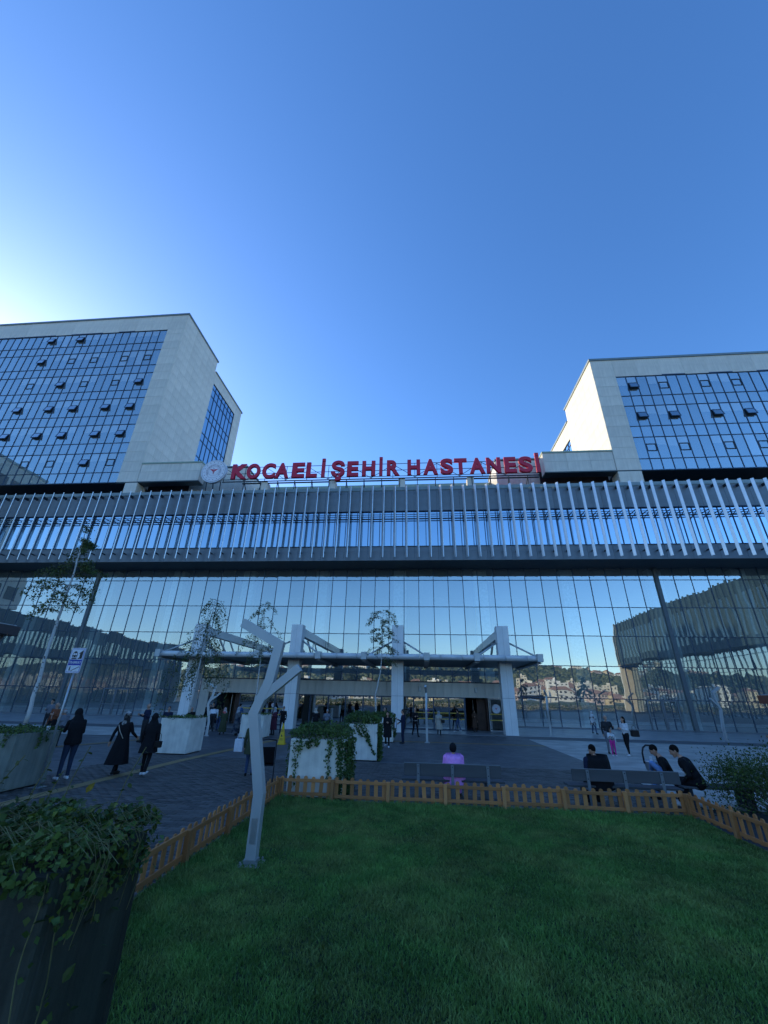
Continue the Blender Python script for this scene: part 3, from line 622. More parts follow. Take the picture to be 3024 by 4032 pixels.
def emblem(parent, r, depth, nm='emblem'):
    """round health badge: rim, white face, ring of stars, winged staff and the lettered ring, facing -y"""
    b = MB(); n = 48
    def disc(rr, y0, y1, mi):
        vs = [(rr*math.cos(2*math.pi*k/n), y, rr*math.sin(2*math.pi*k/n)) for y in (y0, y1) for k in range(n)]
        b.add(vs, [tuple(range(n)), tuple(range(2*n-1, n-1, -1))]+[(k, (k+1) % n, (k+1) % n+n, k+n) for k in range(n)], mi)
    disc(r, -depth, 0, 0); disc(r*.90, -depth*1.03, -depth, 2); disc(r*.885, -depth*1.06, -depth*1.03, 1)
    b.obj(nm+'_disc', [M['emblem_rim'], M['emblem_white'], M['emblem_dark']], parent)
    y = -depth*1.06-.004
    st = MB()
    for k in range(10):
        a = math.pi/2+2*math.pi*k/10; rr = r*.034*(1 if k % 2 == 0 else .45); st.v.append((rr*math.cos(a), -.004, rr*math.sin(a)))
    st.f.append(tuple(range(10))); st.m.append(0)
    st2 = MB(); st2.add([(x*1.35, y_, z*1.35) for x, y_, z in st.v], st.f); sm = st2.mesh('star', M['emblem_dark'])
    for k in range(16):
        a = 2*math.pi*k/16+.1; inst('star', sm, parent, (r*.76*math.cos(a), y, r*.76*math.sin(a)))
    ring = MB()
    for rr in (.60, .41):
        for k in range(n):
            if rr == .41 and 0 <= k/n < .0: continue
            a0, a1 = 2*math.pi*k/n, 2*math.pi*(k+1)/n
            ring.add([(r*q*math.cos(a), y, r*q*math.sin(a)) for a, q in ((a0, rr-.008), (a1, rr-.008), (a1, rr+.008), (a0, rr+.008))], [(0, 1, 2, 3)])
    ring.obj('ring', mat('badge_grey', (.35, .33, .40), .5), parent)
    if r > 1:
        for s, a0, stp, rad in (('TÜRKİYE CUMHURİYETİ SAĞLIK BAKANLIĞI', 218, -7.3, .47),):
            for i, ch in enumerate(s):
                if ch == ' ': continue
                a = R(a0+stp*i); me = text_mesh('badge_letter', ch, r*.13, .003, bpy.data.materials['badge_grey'], .004)
                o = inst('badge_letter', me, parent, (r*rad*math.cos(a), y-.003, r*rad*math.sin(a))); o.rotation_euler = (R(90), 0, 0)
                o.matrix_local = Matrix.Translation((r*rad*math.cos(a), y-.003, r*rad*math.sin(a))) @ Matrix.Rotation(-(a-math.pi/2), 4, 'Y') @ Matrix.Rotation(R(90), 4, 'X') @ Matrix.Translation((-r*.035, 0, 0))
    wing = MB()
    for s in (-1, 1):
        for k in range(4):
            z = .14-.05*k; x1 = .34-.06*k
            wing.add([(s*r*.05, y-.004, r*z), (s*r*x1, y-.004, r*(z+.045)), (s*r*(x1-.05), y-.004, r*(z-.0)), (s*r*.05, y-.004, r*(z-.045))], [(0, 1, 2, 3)])
    wing.add([(-r*.035, y-.005, r*.15), (r*.035, y-.005, r*.15), (r*.012, y-.005, -r*.30), (-r*.012, y-.005, -r*.30)], [(0, 1, 2, 3)])
    for k in range(5):
        z = .02-.055*k; w = .10-.016*k
        wing.add([(-r*w, y-.005, r*z), (r*w, y-.005, r*(z-.03)), (r*w, y-.005, r*(z-.055)), (-r*w, y-.005, r*(z-.025))], [(0, 1, 2, 3)])
    wing.obj('winged_staff', M['red'], parent)
    cr = MB()
    vs = [(r*.07*math.cos(2*math.pi*k/16), y-.004, r*(.26+.07*math.sin(2*math.pi*k/16))) for k in range(16)]; cr.add(vs, [tuple(range(16))], 0)
    vs = [(r*(.015+.055*math.cos(2*math.pi*k/16)), y-.007, r*(.275+.055*math.sin(2*math.pi*k/16))) for k in range(16)]; cr.add(vs, [tuple(range(16))], 1)
    cr.obj('crescent', [bpy.data.materials['badge_grey'], M['emblem_white']], parent)
for (x, z, r) in ((5.55, 1.53, .31), (-11.41, 1.42, .14)):
    e = thing('door_sticker', 'round white health badge stuck on the glass beside the right doorway' if r > .2 else 'small round white badge stuck on the glass behind the lamp and planter', 'sticker', (x, YV+.03, z))
    emblem(e, r, .01, 'sticker')

# ------------------------------------------------------------------ roof sign
sg = thing('roof_sign', 'large red letters KOCAELİ ŞEHİR HASTANESİ on a steel frame along the roof edge', 'sign', (0, 0, 0))
YS = 37.2
LET = [('K', -20.46, -18.66), ('O', -18.75, -17.22), ('C', -16.98, -15.52), ('A', -15.55, -13.96), ('E', -13.63, -12.24), ('L', -12.04, -10.83), ('İ', -10.35, -9.98), ('Ş', -9.31, -7.80), ('E', -7.55, -6.30), ('H', -5.91, -4.48), ('İ', -4.05, -3.7), ('R', -3.24, -1.86), ('H', -1.04, .33), ('A', .63, 2.19), ('S', 2.44, 3.79), ('T', 3.91, 5.24), ('A', 5.48, 7.10), ('N', 7.25, 8.72), ('E', 9.09, 10.32), ('S', 10.55, 11.95), ('İ', 12.3, 12.68)]
CAP = 1.9; SZ = 2.62
ref = text_mesh('cap', 'H', SZ, .1, M['red'], .07, .06); hs = [v.co.y for v in ref.vertices]; b0, b1 = min(hs), max(hs); bpy.data.meshes.remove(ref)
for i, (ch, xa_, xb_) in enumerate(LET):
    if ch == 'İ':
        b = MB(); b.box(xa_, xb_, YS-.11, YS+.11, 23.52, 23.52+CAP); b.box(xa_, xb_, YS-.11, YS+.11, 23.52+CAP+.07, 23.52+CAP+.42); b.obj('letter', M['red'], sg); continue
    me = text_mesh('letter', ch, SZ, .09, M['red'], .07, .06)
    xs = [v.co.x for v in me.vertices]; m0, m1 = min(xs), max(xs)
    for v in me.vertices:
        x = (v.co.x-m0)/(m1-m0)*(xb_-xa_)+xa_; z = (v.co.y-b0)/(b1-b0)*CAP+23.52; y = YS-v.co.z; v.co = (x, y, z)
    o = link(bpy.data.objects.new('letter', me), sg)
b = MB()
for z, w in ((23.36, .09), (23.62, .05), (24.35, .05), (25.15, .05)): b.box(-21.5, 12.6, YS+.22, YS+.22+w, z-w/2, z+w/2)
b.box(-19.3, 12.6, YS+.5, YS+.6, 23.2, 23.32)
b.obj('frame_rail', M['dark_steel'], sg)
b = MB(); x = -21.4; fl = 0
while x < 11:
    b.bar((x, YS+.3, 23.4), (x, YS+.3, 25.2), .05, .05); b.bar((x, YS+.32, 23.5 if fl else 25.1), (x+2.35, YS+.32, 25.1 if fl else 23.5), .045, .045); x += 2.35; fl ^= 1
b.obj('frame_brace', M['dark_steel'], sg)
x = -19
while x < 12.6:
    b = MB(); b.bar((x, YS+.3, 22.0), (x, YS+.3, 23.32), .07, .07); b.bar((x, YS+.34, 23.3), (x, YS+1.9, 21.9), .07, .07); b.obj('strut', M['dark_steel'], sg); x += 1.9
for x in (-17.05, -9.5, -2.0, 5.2):
    b = MB(); b.box(x, x+.7, YS+.35, YS+1.3, 21.5, 23.35); b.obj('post', M['white_panel'], sg, bevel=.02)
em = thing('roof_emblem', 'round white winged-staff badge standing on the roof left of the red letters', 'sign', (-22.33, YS-.1, 24.38))
emblem(em, 1.43, .34)
b = MB(); b.bar((0, .05, -1.2), (0, .3, -2.8), .1, .1); b.bar((-.8, .05, -.9), (-.8, .3, -2.8), .08, .08); b.bar((.8, .05, -.9), (.8, .3, -2.8), .08, .08); b.obj('stand', M['dark_steel'], em)

# ------------------------------------------------------------------ side wings of the forecourt and the town on the hill (seen in the glass)
def wing(xf, y0, y1, h, s, label, zb):
    t = thing('hospital_wing', label, 'building', (0, 0, 0)); xo = xf+s*14
    b = MB(); b.box(min(xf+s*.3, xo), max(xf+s*.3, xo), y0, y1, zb, h); b.obj('upper_wall', M['wing_slate_shaded'], t)
    b = MB(); b.box(min(xf+s*2.6, xo), max(xf+s*2.6, xo), y0+1, y1-1, 0, zb); b.obj('wall', M['interior'], t)
    b = MB(); b.box(min(xf+s*.22, xf+s*.29), max(xf+s*.22, xf+s*.29), y0+2, y1-2, zb+1.5, h-2.4); b.obj('window_band', G_WING, t)
    b = MB(); b.box(-.18, .18, -.05, .05, 0, h-zb+.2); fm2 = b.mesh('fin', M['wing_fin_shaded']); y = y0+.5
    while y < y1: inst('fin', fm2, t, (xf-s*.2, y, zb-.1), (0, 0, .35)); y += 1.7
    b = MB(); b.add([(0, 0, .01), (0, 2.96, .01), (0, 2.96, zb-.02), (0, 0, zb-.02)], [(0, 1, 2, 3)]); gm = b.mesh('glass_pane', G_WING); y = y0+1.5
    fr = MB()
    while y < y1-4: inst('glass_pane', gm, t, (xf+s*2.4, y, 0)); fr.box(xf+s*2.3-.05, xf+s*2.3+.05, y-.04, y+.04, 0, zb); fr.box(xf+s*2.3-.05, xf+s*2.3+.05, y+1.44, y+1.52, 0, zb); y += 3
    for z in (2.5, 5, 7.5, 10): 
        if z < zb: fr.box(xf+s*2.3-.05, xf+s*2.3+.05, y0+1.5, y, z-.03, z+.03)
    fr.obj('glazing_frame', M['mullion'], t)
    b = MB(); b.box(min(xf, xo), max(xf, xo), y0-.6, y0-.02, 0, h+.1); b.obj('end_wall', M['white_panel'], t)
    return t
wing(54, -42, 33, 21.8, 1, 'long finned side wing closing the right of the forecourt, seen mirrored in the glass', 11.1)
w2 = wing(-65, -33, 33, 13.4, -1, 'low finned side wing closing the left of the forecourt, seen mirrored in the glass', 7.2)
t = thing('side_tower', 'tall pale tower block above the left side wing, seen mirrored in the left bed tower', 'building'); 
b = MB(); b.box(-96, -65.5, 18.5, 36, 13.6, 35.4); b.obj('wall', M['white_panel'], t); b = MB(); b.box(-96, -65.4, 18.4, 36, 35.4, 35.8); b.obj('coping', M['coping'], t)
b = MB()
for z in range(5):
    for y in range(6): b.box(-65.49, -65.4, 19.6+y*2.6, 21.6+y*2.6, 15+z*4, 17+z*4)
b.obj('window_rows', M['dark_steel'], t)
# hill
xs = np.linspace(-520, 560, 90); ys = np.linspace(-150, -900, 60)
def hill_h(x, y):
    d = -y; a = np.clip((d-340)/250, 0, 1); base = 1+44*a**1.1
    base = base*(0.86+.2*np.sin(x*.006+1.1)+.12*np.sin(x*.017+.5)) + 2.2*np.sin(x*.05+y*.03)*a+1.6*np.sin(x*.11-y*.07)*a
    return np.where(d < 160, 0, base)*np.clip((d-150)/70, 0, 1)-.02
X, Y = np.meshgrid(xs, ys); Z = hill_h(X, Y); Vh = np.stack([X, Y, Z], -1).reshape(-1, 3); nx = len(xs)
Fh = [(j*nx+i, j*nx+i+1, (j+1)*nx+i+1, (j+1)*nx+i) for j in range(len(ys)-1) for i in range(nx-1)]
tag(link(bpy.data.objects.new('hill', fast_mesh('hill', Vh, Fh, M['forest'], smooth=True))), kind='structure')
# wood on the hill: a mass of crowns nobody could count
n = 7000; P = np.stack([rng.uniform(-480, 520, n), rng.uniform(-640, -400, n)], 1); Pz = hill_h(P[:, 0], P[:, 1])
ico = bmesh.new(); bmesh.ops.create_icosphere(ico, subdivisions=1, radius=1); iv = np.array([v.co[:] for v in ico.verts]); itf = np.array([[v.index for v in f.verts] for f in ico.faces]); ico.free()
VV = []; FF = []
for i in range(n):
    r = rng.uniform(2.2, 4.8); VV.append(iv*[r, r, r*.9]*rng.uniform(.75, 1.2, (len(iv), 1))+[P[i, 0], P[i, 1], Pz[i]+r*.4]); FF.append(itf+i*len(iv))
tag(link(bpy.data.objects.new('wood', fast_mesh('wood', np.concatenate(VV), np.concatenate(FF), leafmat('wood_leaf', (.12, .15, .08), (.17, .19, .11)), rng.uniform(0, 1, n*len(itf))))), 'dense wood covering the far hill behind the forecourt', 'wood', kind='stuff')
# houses
wallc = [mat('house_wall_%s' % n_, c, .8, objrand=.12) for n_, c in (('cream', (.70, .65, .54)), ('white', (.76, .74, .70)), ('ochre', (.66, .56, .40)), ('pink', (.64, .50, .44)))]
roofm = mat('roof_tiles', (.36, .21, .15), .8); winm = mat('house_window', (.05, .06, .07), .3)
hm = []
for k_ in range(8):
    w, d, st = rng.uniform(9, 15), rng.uniform(9, 12), int(rng.integers(2, 5)); h = st*2.7; b = MB(); b.box(-w/2, w/2, -d/2, d/2, -3, h, 0)
    nwin = int(w/2.8)
    for f in range(st):
        for i in range(nwin):
            x = -w/2+w*(i+.5)/nwin; b.box(x-.65, x+.65, d/2, d/2+.06, f*2.7+.9, f*2.7+2.0, 2)
        b.box(-w/2+.3, -w/2+w*.45, d/2, d/2+1.1, f*2.7-.12, f*2.7+.05, 0)
    if k_ % 2 == 0: b.add([(-w/2-.5, -d/2-.5, h), (w/2+.5, -d/2-.5, h), (w/2+.5, d/2+.5, h), (-w/2-.5, d/2+.5, h), (-w/4, 0, h+2.4), (w/4, 0, h+2.4)], [(0, 1, 5, 4), (1, 2, 5), (2, 3, 4, 5), (3, 0, 4), (3, 2, 1, 0)], 1)
    else: b.box(-w/2-.2, w/2+.2, -d/2-.2, d/2+.2, h, h+.5, 0); b.box(-1.5, 1.5, -2, 1, h+.5, h+2.6, 0)
    for wc in wallc[:2] if k_ % 2 else wallc[1:]: hm.append(b.mesh('house', [wc, roofm, winm]))
placed = []
def house(x, y):
    if any(abs(x-a) < 15 and abs(y-c) < 13 for a, c in placed): return
    placed.append((x, y)); o = inst('house', random.choice(hm), None, (x, y, float(hill_h(np.array(x), np.array(y)))), (0, 0, rng.uniform(-.3, .3)))
    tag(o, 'pale apartment house on the far hillside, small and sunlit in the mirror glass', 'house', 'houses of the town on the far hill')
for i in range(520):
    u = rng.uniform(); x = rng.uniform(-190, 330); y = -rng.uniform(235, 400)
    if rng.uniform() < .9: house(x, y)
for i in range(75): house(rng.uniform(-330, 420), -rng.uniform(575, 612))
# hedge and low wall at the back of the forecourt
b = MB(); b.box(-60, 60, -46, -45.6, 0, 1.0); tag(b.obj('boundary_wall', M['concrete']), 'low concrete wall at the far end of the forecourt', 'wall')
P = np.stack([rng.uniform(-60, 60, 9000), rng.uniform(-45.4, -44.2, 9000), rng.uniform(.1, 1.5, 9000)], 1)
hd = leaves('hedge', P, .28, M['bush'], kind=None); tag(hd, 'clipped dark hedge in front of the far boundary wall', 'hedge')
# ------------------------------------------------------------------ lawn and grass
LX0, LX1, LY1 = -3.32, 5.63, 10.9
lw = sheet('lawn', -3.32, 5.63, -3, 10.9, .01, M['lawn'])
def lump(x, y): return np.sin(x*2.1+y*1.3)+np.sin(x*4.7-y*3.1+1)*.6+np.sin(x*9.1+y*8.3)*.4
N = 420000
gx_ = rng.uniform(LX0, LX1, N); gy_ = LY1-(LY1-3.2)*rng.power(1.0, N)
w_ = (np.clip(7./gy_, .45, 1)); keep = rng.uniform(size=N) < w_*np.clip(1.15+.35*(np.sin(gx_*1.7+2)*np.sin(gy_*1.9)+.6*np.sin(gx_*5.1+gy_*3.7)), .35, 1); gx_ = gx_[keep]; gy_ = gy_[keep]; n = len(gx_)
l_ = lump(gx_, gy_); edge = np.clip((gy_-9.9)/.9, 0, 1)+np.clip((-2.6-gx_)/.6, 0, 1)
h = (.024+.016*rng.random(n)+.006*l_+.06*edge*rng.random(n)**2)*np.where(rng.random(n) < .012, 2.0, 1)
th = rng.uniform(0, 2*np.pi, n); wd = .0022+.0017*rng.random(n)+.00035*gy_
lean = rng.normal(0, .55, (n, 2))*h[:, None]
b0 = np.stack([gx_-np.cos(th)*wd, gy_-np.sin(th)*wd, np.full(n, .01)], 1); b1 = np.stack([gx_+np.cos(th)*wd, gy_+np.sin(th)*wd, np.full(n, .01)], 1)
m0 = np.stack([gx_+lean[:, 0]*.4-np.cos(th)*wd*.7, gy_+lean[:, 1]*.4-np.sin(th)*wd*.7, .01+h*.6], 1); m1 = m0+np.stack([np.cos(th)*wd*1.4, np.sin(th)*wd*1.4, 0*h], 1)
tp = np.stack([gx_+lean[:, 0], gy_+lean[:, 1], .01+h], 1); tp2 = tp+np.stack([np.cos(th)*wd*.2, np.sin(th)*wd*.2, 0*h], 1)
V = np.stack([b0, b1, m1, m0, tp2, tp], 1).reshape(-1, 3); q = np.arange(n)*6
F = np.stack([np.stack([q, q+1, q+2, q+3], 1), np.stack([q+3, q+2, q+4, q+5], 1)], 1).reshape(-1, 4)
big_ = np.sin(gx_*.9+gy_*.35+.7)*np.cos(gy_*.8-gx_*.5)+.5*np.sin(gx_*2.3+gy_*1.1)
tt = np.clip(.5+.12*l_+.12*big_+rng.normal(0, .22, n), 0, 1)
gr = link(bpy.data.objects.new('grass', fast_mesh('grass', V, F, M['grassblade'], np.repeat(tt, 2)))); tag(gr, 'short green lawn grass inside the picket fence', 'grass', kind='stuff')
# broad-leaved weeds
P = []
for (cx_, cy_, r_, k_) in ((-1.3, 5.4, .35, 90), (2.4, 6.0, .6, 220), (2.2, 5.2, .5, 150), (-1.9, 8.6, .18, 60), (3.2, 7.1, .12, 40), (-.3, 6.2, .3, 50), (.9, 5.2, .3, 60)):
    a = rng.normal(0, r_/2, (k_, 2)); P.append(np.stack([cx_+a[:, 0], cy_+a[:, 1], rng.uniform(.03, .07, k_)], 1))
wd_ = leaves('clover', np.concatenate(P), .022, M['ivy'], droop=0, kind='stuff'); tag(wd_, 'small patches of broad leaved weeds in the lawn', 'weeds')
for (x, y, hh) in ((-.95, 5.1, .12), (-.2, 4.9, .1)):
    b = MB()
    for k_ in range(7):
        a = rng.uniform(0, 6.3); r_ = rng.uniform(.02, .05); b.add([(x-.004, y, .02), (x+.004, y, .02), (x+r_*math.cos(a), y+r_*math.sin(a), hh*rng.uniform(.6, 1))], [(0, 1, 2)])
    tag(b.obj('grass_tuft', M['ivy_y']), 'pale taller tuft of grass standing in the lawn near the camera' if y > 5 else 'smaller pale grass tuft in the lawn at the bottom of the picture', 'grass tuft')

# ------------------------------------------------------------------ picket fence
def picket_mesh(h):
    b = MB(); w = .044; r = [(w*math.cos(a), h-w*.9+w*.9*math.sin(a)) for a in np.linspace(0, math.pi, 6)]
    b.poly([(-w, .045), (w, .045)]+r[:], -.009, .009); return b.mesh('picket', M['wood'])
pk = [picket_mesh(h) for h in (.455, .46, .47, .478, .485)]
def fence(p0, p1, npan, label, skip=()):
    p0 = Vector((*p0, 0)); p1 = Vector((*p1, 0)); d = p1-p0; L = d.length; a = math.atan2(d.y, d.x)
    t = thing('picket_fence', label, 'fence', p0, a, 'low wooden picket fence panels round the lawn'); del t['group']
    pl_ = L/npan
    for i in range(npan):
        tilt = rng.normal(0, .006)
        for z in (.115, .385):
            b = MB(); b.box(.02, pl_-.02, -.014, .014, -.032, .032); o = b.obj('rail', M['wood_h'], t, bevel=.004); o.location = (i*pl_, -.026, z+rng.normal(0, .006)); o.rotation_euler = (0, tilt, 0)
        n = int(pl_/.182)
        for k_ in range(n):
            x = i*pl_+(k_+.5)*pl_/n
            inst('picket', random.choice(pk), t, (x, 0+rng.normal(0, .002), rng.normal(0, .004)), (rng.normal(0, .018), rng.normal(0, .022), 0))
        b = MB(); b.box(-.04, .04, -.04, .04, 0, .43); b.obj('post', M['wood'], t, bevel=.005, loc=(i*pl_, -.06, 0)).rotation_euler = (rng.normal(0, .015), rng.normal(0, .015), 0)
    b = MB(); b.box(-.04, .04, -.04, .04, 0, .43); b.obj('post', M['wood'], t, bevel=.005, loc=(L, -.06, 0))
    return t
fence((-3.35, 10.95), (5.66, 10.95), 7, 'orange brown picket fence along the far edge of the lawn, in front of the benches')
fence((-3.35, 4.1), (-3.35, 10.9), 5, 'orange brown picket fence along the left edge of the lawn, running to the big planter')
fence((5.68, 10.9), (5.68, 5.2), 4, 'orange brown picket fence along the right edge of the lawn beside the bush')

# ------------------------------------------------------------------ planters and ivy
def planter(x0, y0, w, d, h, m, label, cat='planter'):
    t = thing('concrete_planter', label, cat, (x0+w/2, y0+d/2, 0)); a, c = w/2, d/2
    b = MB(); th = .07
    b.box(-a, a, -c, -c+th, .03, h); b.box(-a, a, c-th, c, .03, h); b.box(-a, -a+th, -c+th, c-th, .03, h); b.box(a-th, a, -c+th, c-th, .03, h)
    b.obj('box', m, t, bevel=.012)
    b = MB(); b.box(-a+th, a-th, -c+th, c-th, .03, h-.1); b.obj('soil', M['soil'], t)
    b = MB(); b.box(-a+.06, a-.06, -c+.06, c-.06, 0, .03); b.obj('base', M['black'], t)
    return t
def ivy(name, x0, y0, w, d, h, n, size, label, hang, top=.28, sides=(), cat='ivy', mats=None, wts=None, z0=None):
    """creeper: a mound of leaves on top and hanging runners; hang = list of (edge, position 0..1, length, drift, leaves)"""
    t = thing(name, label, cat, (x0+w/2, y0+d/2, h-.1)); a, c = w/2, d/2
    P = []; NR = []
    u = rng.uniform(-1, 1, (n, 2)); m = np.stack([u[:, 0]*(a+.07), u[:, 1]*(c+.07)], 1)
    hh = (.1+top*(rng.random(n)**.6)*(1-.55*np.maximum(abs(u[:, 0]), abs(u[:, 1]))**3)+.05*np.sin(m[:, 0]*9)*np.cos(m[:, 1]*8)); P.append(np.stack([m[:, 0], m[:, 1], hh], 1)); NR.append(np.tile([0, -.2, 1.], (n, 1)))
    for (e, pos, L, drift, k_) in hang:
        if e == 'f': q = np.array([(-1+2*pos)*a, -c-.03]); nr = (0, -1, .25); dr = np.array([1., 0])
        elif e == 'r': q = np.array([a+.03, (-1+2*pos)*c]); nr = (1, 0, .25); dr = np.array([0, 1.])
        elif e == 'l': q = np.array([-a-.03, (-1+2*pos)*c]); nr = (-1, 0, .25); dr = np.array([0, 1.])
        s = np.linspace(0, 1, 9); zz_ = .12-s*L; off = drift*s+.02*np.sin(s*9+pos*20)
        pts = [(q[0]+dr[0]*o_, q[1]+dr[1]*o_, z) for o_, z in zip(off, zz_)]
        st = MB(); st.tube(pts, .004, 4); st.obj('stem', M['stem'], t)
        ts = rng.random(k_); oo = drift*ts+rng.normal(0, .02+.03*(1-ts), k_)
        P.append(np.stack([q[0]+dr[0]*oo+nr[0]*rng.uniform(0, .05, k_), q[1]+dr[1]*oo+nr[1]*rng.uniform(0, .05, k_), .12-ts*L], 1)); NR.append(np.tile(nr, (k_, 1)))
    for (e, cov, k_) in sides:          # a side fully grown over
        ts = rng.random(k_); pos = rng.uniform(-1, 1, k_)
        if e == 'r': P.append(np.stack([a+rng.uniform(.01, .12, k_), pos*c, .1-ts*cov], 1)); NR.append(np.tile([1, 0, .2], (k_, 1)))
        if e == 'f': P.append(np.stack([pos*a, -c-rng.uniform(.01, .1, k_), .1-ts*cov], 1)); NR.append(np.tile([0, -1, .2], (k_, 1)))
    leaves('leaves', np.concatenate(P), size, mats or M['ivy'], t, nrm=np.concatenate(NR), weights=wts, asp=.95)
    return t
# near planter, bottom left
planter(-3.5, 3.02, 1.23, .95, 1.15, M['anthracite'], 'large dark concrete planter filling the bottom left corner, overgrown with creeper')
t = ivy('creeper', -3.5, 3.02, 1.23, .95, 1.15, 3600, .045, 'mixed green creeper and dry grass spilling over the near dark planter', [('r', .1, .9, .05, 26), ('r', .35, .4, .1, 10), ('f', .5, .28, .08, 4), ('f', .97, .9, .03, 14)], .2, [('r', .24, 260), ('f', .06, 180)], cat='creeper', mats=[M['ivy'], M['ivy_y']], wts=[.72, .28])
big = []
lf = MB(); pts = [(0, 0, 0), (.3, .28, .05), (.62, .26, .05), (1, 0, -.03), (.62, -.26, .05), (.3, -.28, .05), (.5, 0, 0)]
lf.add(pts, [(0, 1, 6), (1, 2, 6), (2, 3, 6), (3, 4, 6), (4, 5, 6), (5, 0, 6)])
lfm = [lf.mesh('leaf', M[k_]) for k_ in ('ivy', 'ivy_y', 'ylw_leaf')]
for i in range(150):
    s = rng.uniform(.045, .095); e = rng.random()
    if e < .62: p = (rng.uniform(-.62, .64), rng.uniform(-.5, .45), rng.uniform(.16, .32))
    elif e < .88: p = (rng.uniform(-.62, .64), -.5-rng.uniform(0, .06), rng.uniform(.02, .22))
    else: p = (.64+rng.uniform(0, .1), rng.uniform(-.5, .4), rng.uniform(-.8, .15))
    o = inst('leaf', lfm[0] if rng.random() < .8 else lfm[1], t, p, (rng.normal(0, .5), rng.normal(.2, .5), rng.uniform(0, 6.3)), (s, s, s))
for p, k_ in (((.1, .3, .37), 2), ((.72, -.3, -.45), 1), ((-.1, -.56, -.02), 0), ((.74, -.2, -.1), 1)):
    o = inst('leaf', lfm[k_], t, p, (.5, -.9, 1.2), (.09, .09, .09))
b = MB()
for i in range(210):       # dry runners and grass stalks lying over the mound
    x, y = rng.uniform(-.62, .6), rng.uniform(-.5, .45); a = rng.uniform(-.6, .6); L = rng.uniform(.1, .35); z = rng.uniform(.15, .28)
    b.tube([(x, y, z), (x+L*.5*math.cos(a), y+L*.5*math.sin(a), z+.05), (x+L*math.cos(a), y+L*math.sin(a), z-.03)], .0022, 3)
for i in range(11):
    y = rng.uniform(-.5, .4); L = rng.uniform(.12, .45); q = rng.uniform(0, .1); y2 = rng.normal(0, .06); b.tube([(.55, y, .2), (.65+q, y+y2*.2, .2), (.70+q, y+y2*.5, .12), (.69+q, y+y2, .0), (.66+q*.6, y+y2*1.3, .1-L)], .0022, 4)
b.obj('dry_stalks', M['stem'], t)['kind'] = 'stuff'
for (x, y, hh, lean, nl) in ((-.15, .35, .55, .14, 7), (-.5, .4, .42, .12, 9), (.28, .42, .55, .18, 9), (-.62, .1, .5, .25, 9), (-.35, .42, .35, .1, 8)):
    b = MB(); b.tube([(x, y, .15), (x+lean*.4, y, .15+hh*.55), (x+lean, y, .15+hh)], .004, 4); b.obj('upright_shoot', M['stem'], t)
    for k_ in range(nl):
        s = k_/nl*.8+.25; sz = rng.uniform(.035, .06); inst('leaf', lfm[rng.integers(0, 2)], t, (x+lean*s, y, .15+hh*s*.98), (rng.normal(0, .4), rng.normal(0, .4), rng.uniform(0, 6.3)), (sz, sz, sz))
# planter with the tall birch, left
planter(-10.88, 10.2, 1.27, 1.28, 1.2, M['concrete2'], 'concrete planter at the left edge beside the man in a black hood')
ivy('ground_creeper', -10.88, 10.2, 1.27, 1.28, 1.2, 1300, .05, 'low creeper on the left edge planter round the tallest birch', [('r', .5, .35, .0, 50), ('r', .65, .25, 0, 30), ('f', .8, .3, 0, 30)], .12)
planter(-10.31, 17.24, 1.25, 1.25, 1.24, M['concrete'], 'pale concrete planter with a weeping birch, behind the two women in black')
ivy('ground_creeper', -10.31, 17.24, 1.25, 1.25, 1.24, 800, .05, 'low creeper rim on the weeping birch planter', [], .08)
planter(-9.83, 24.1, 1.25, 1.25, 1.14, M['concrete'], 'concrete planter half hidden behind the bent lamp post')
ivy('ground_creeper', -9.83, 24.1, 1.25, 1.25, 1.14, 700, .05, 'low creeper rim on the planter behind the bent lamp post', [], .08)
planter(-3.2, 11.12, 1.33, 1.25, 1.21, M['concrete'], 'pale concrete planter right behind the fence, capped with thick ivy')
ivy('ivy', -3.2, 11.12, 1.33, 1.25, 1.21, 3600, .05, 'thick ivy capping the planter right behind the fence', [('f', .1, 1.0, .06, 80), ('f', .18, .6, -.05, 45), ('f', .2, .3, 0, 30), ('f', .72, .85, .03, 75), ('f', .76, .4, -.02, 35), ('f', .92, 1.1, 0, 200), ('f', .97, 1.15, 0, 260), ('l', .1, 1.0, 0, 80), ('f', .5, .16, 0, 60), ('f', .35, .2, 0, 60)], .34, [('r', 1.2, 2400)])
planter(-2.92, 17.31, 1.25, 1.2, 1.22, M['concrete'], 'pale planter with ivy down its right side, behind the ivy capped one')
ivy('ivy', -2.92, 17.31, 1.25, 1.2, 1.22, 2600, .06, 'ivy on the second planter with a diagonal runner across its face', [('f', .3, .45, .3, 70), ('f', .45, 1.0, .62, 130), ('f', .6, .7, .25, 90), ('f', .1, .2, 0, 40), ('l', .2, .5, 0, 60)], .42, [('r', 1.25, 1900)])
planter(-2.75, 24.2, 1.25, 1.25, 1.15, M['concrete'], 'small looking white planter at the foot of the middle column')
ivy('ivy', -2.75, 24.2, 1.25, 1.25, 1.15, 1500, .06, 'ivy on the small looking planter at the middle column', [('r', .3, .9, 0, 150), ('f', .95, .6, 0, 90)], .3, [('r', .9, 500)])
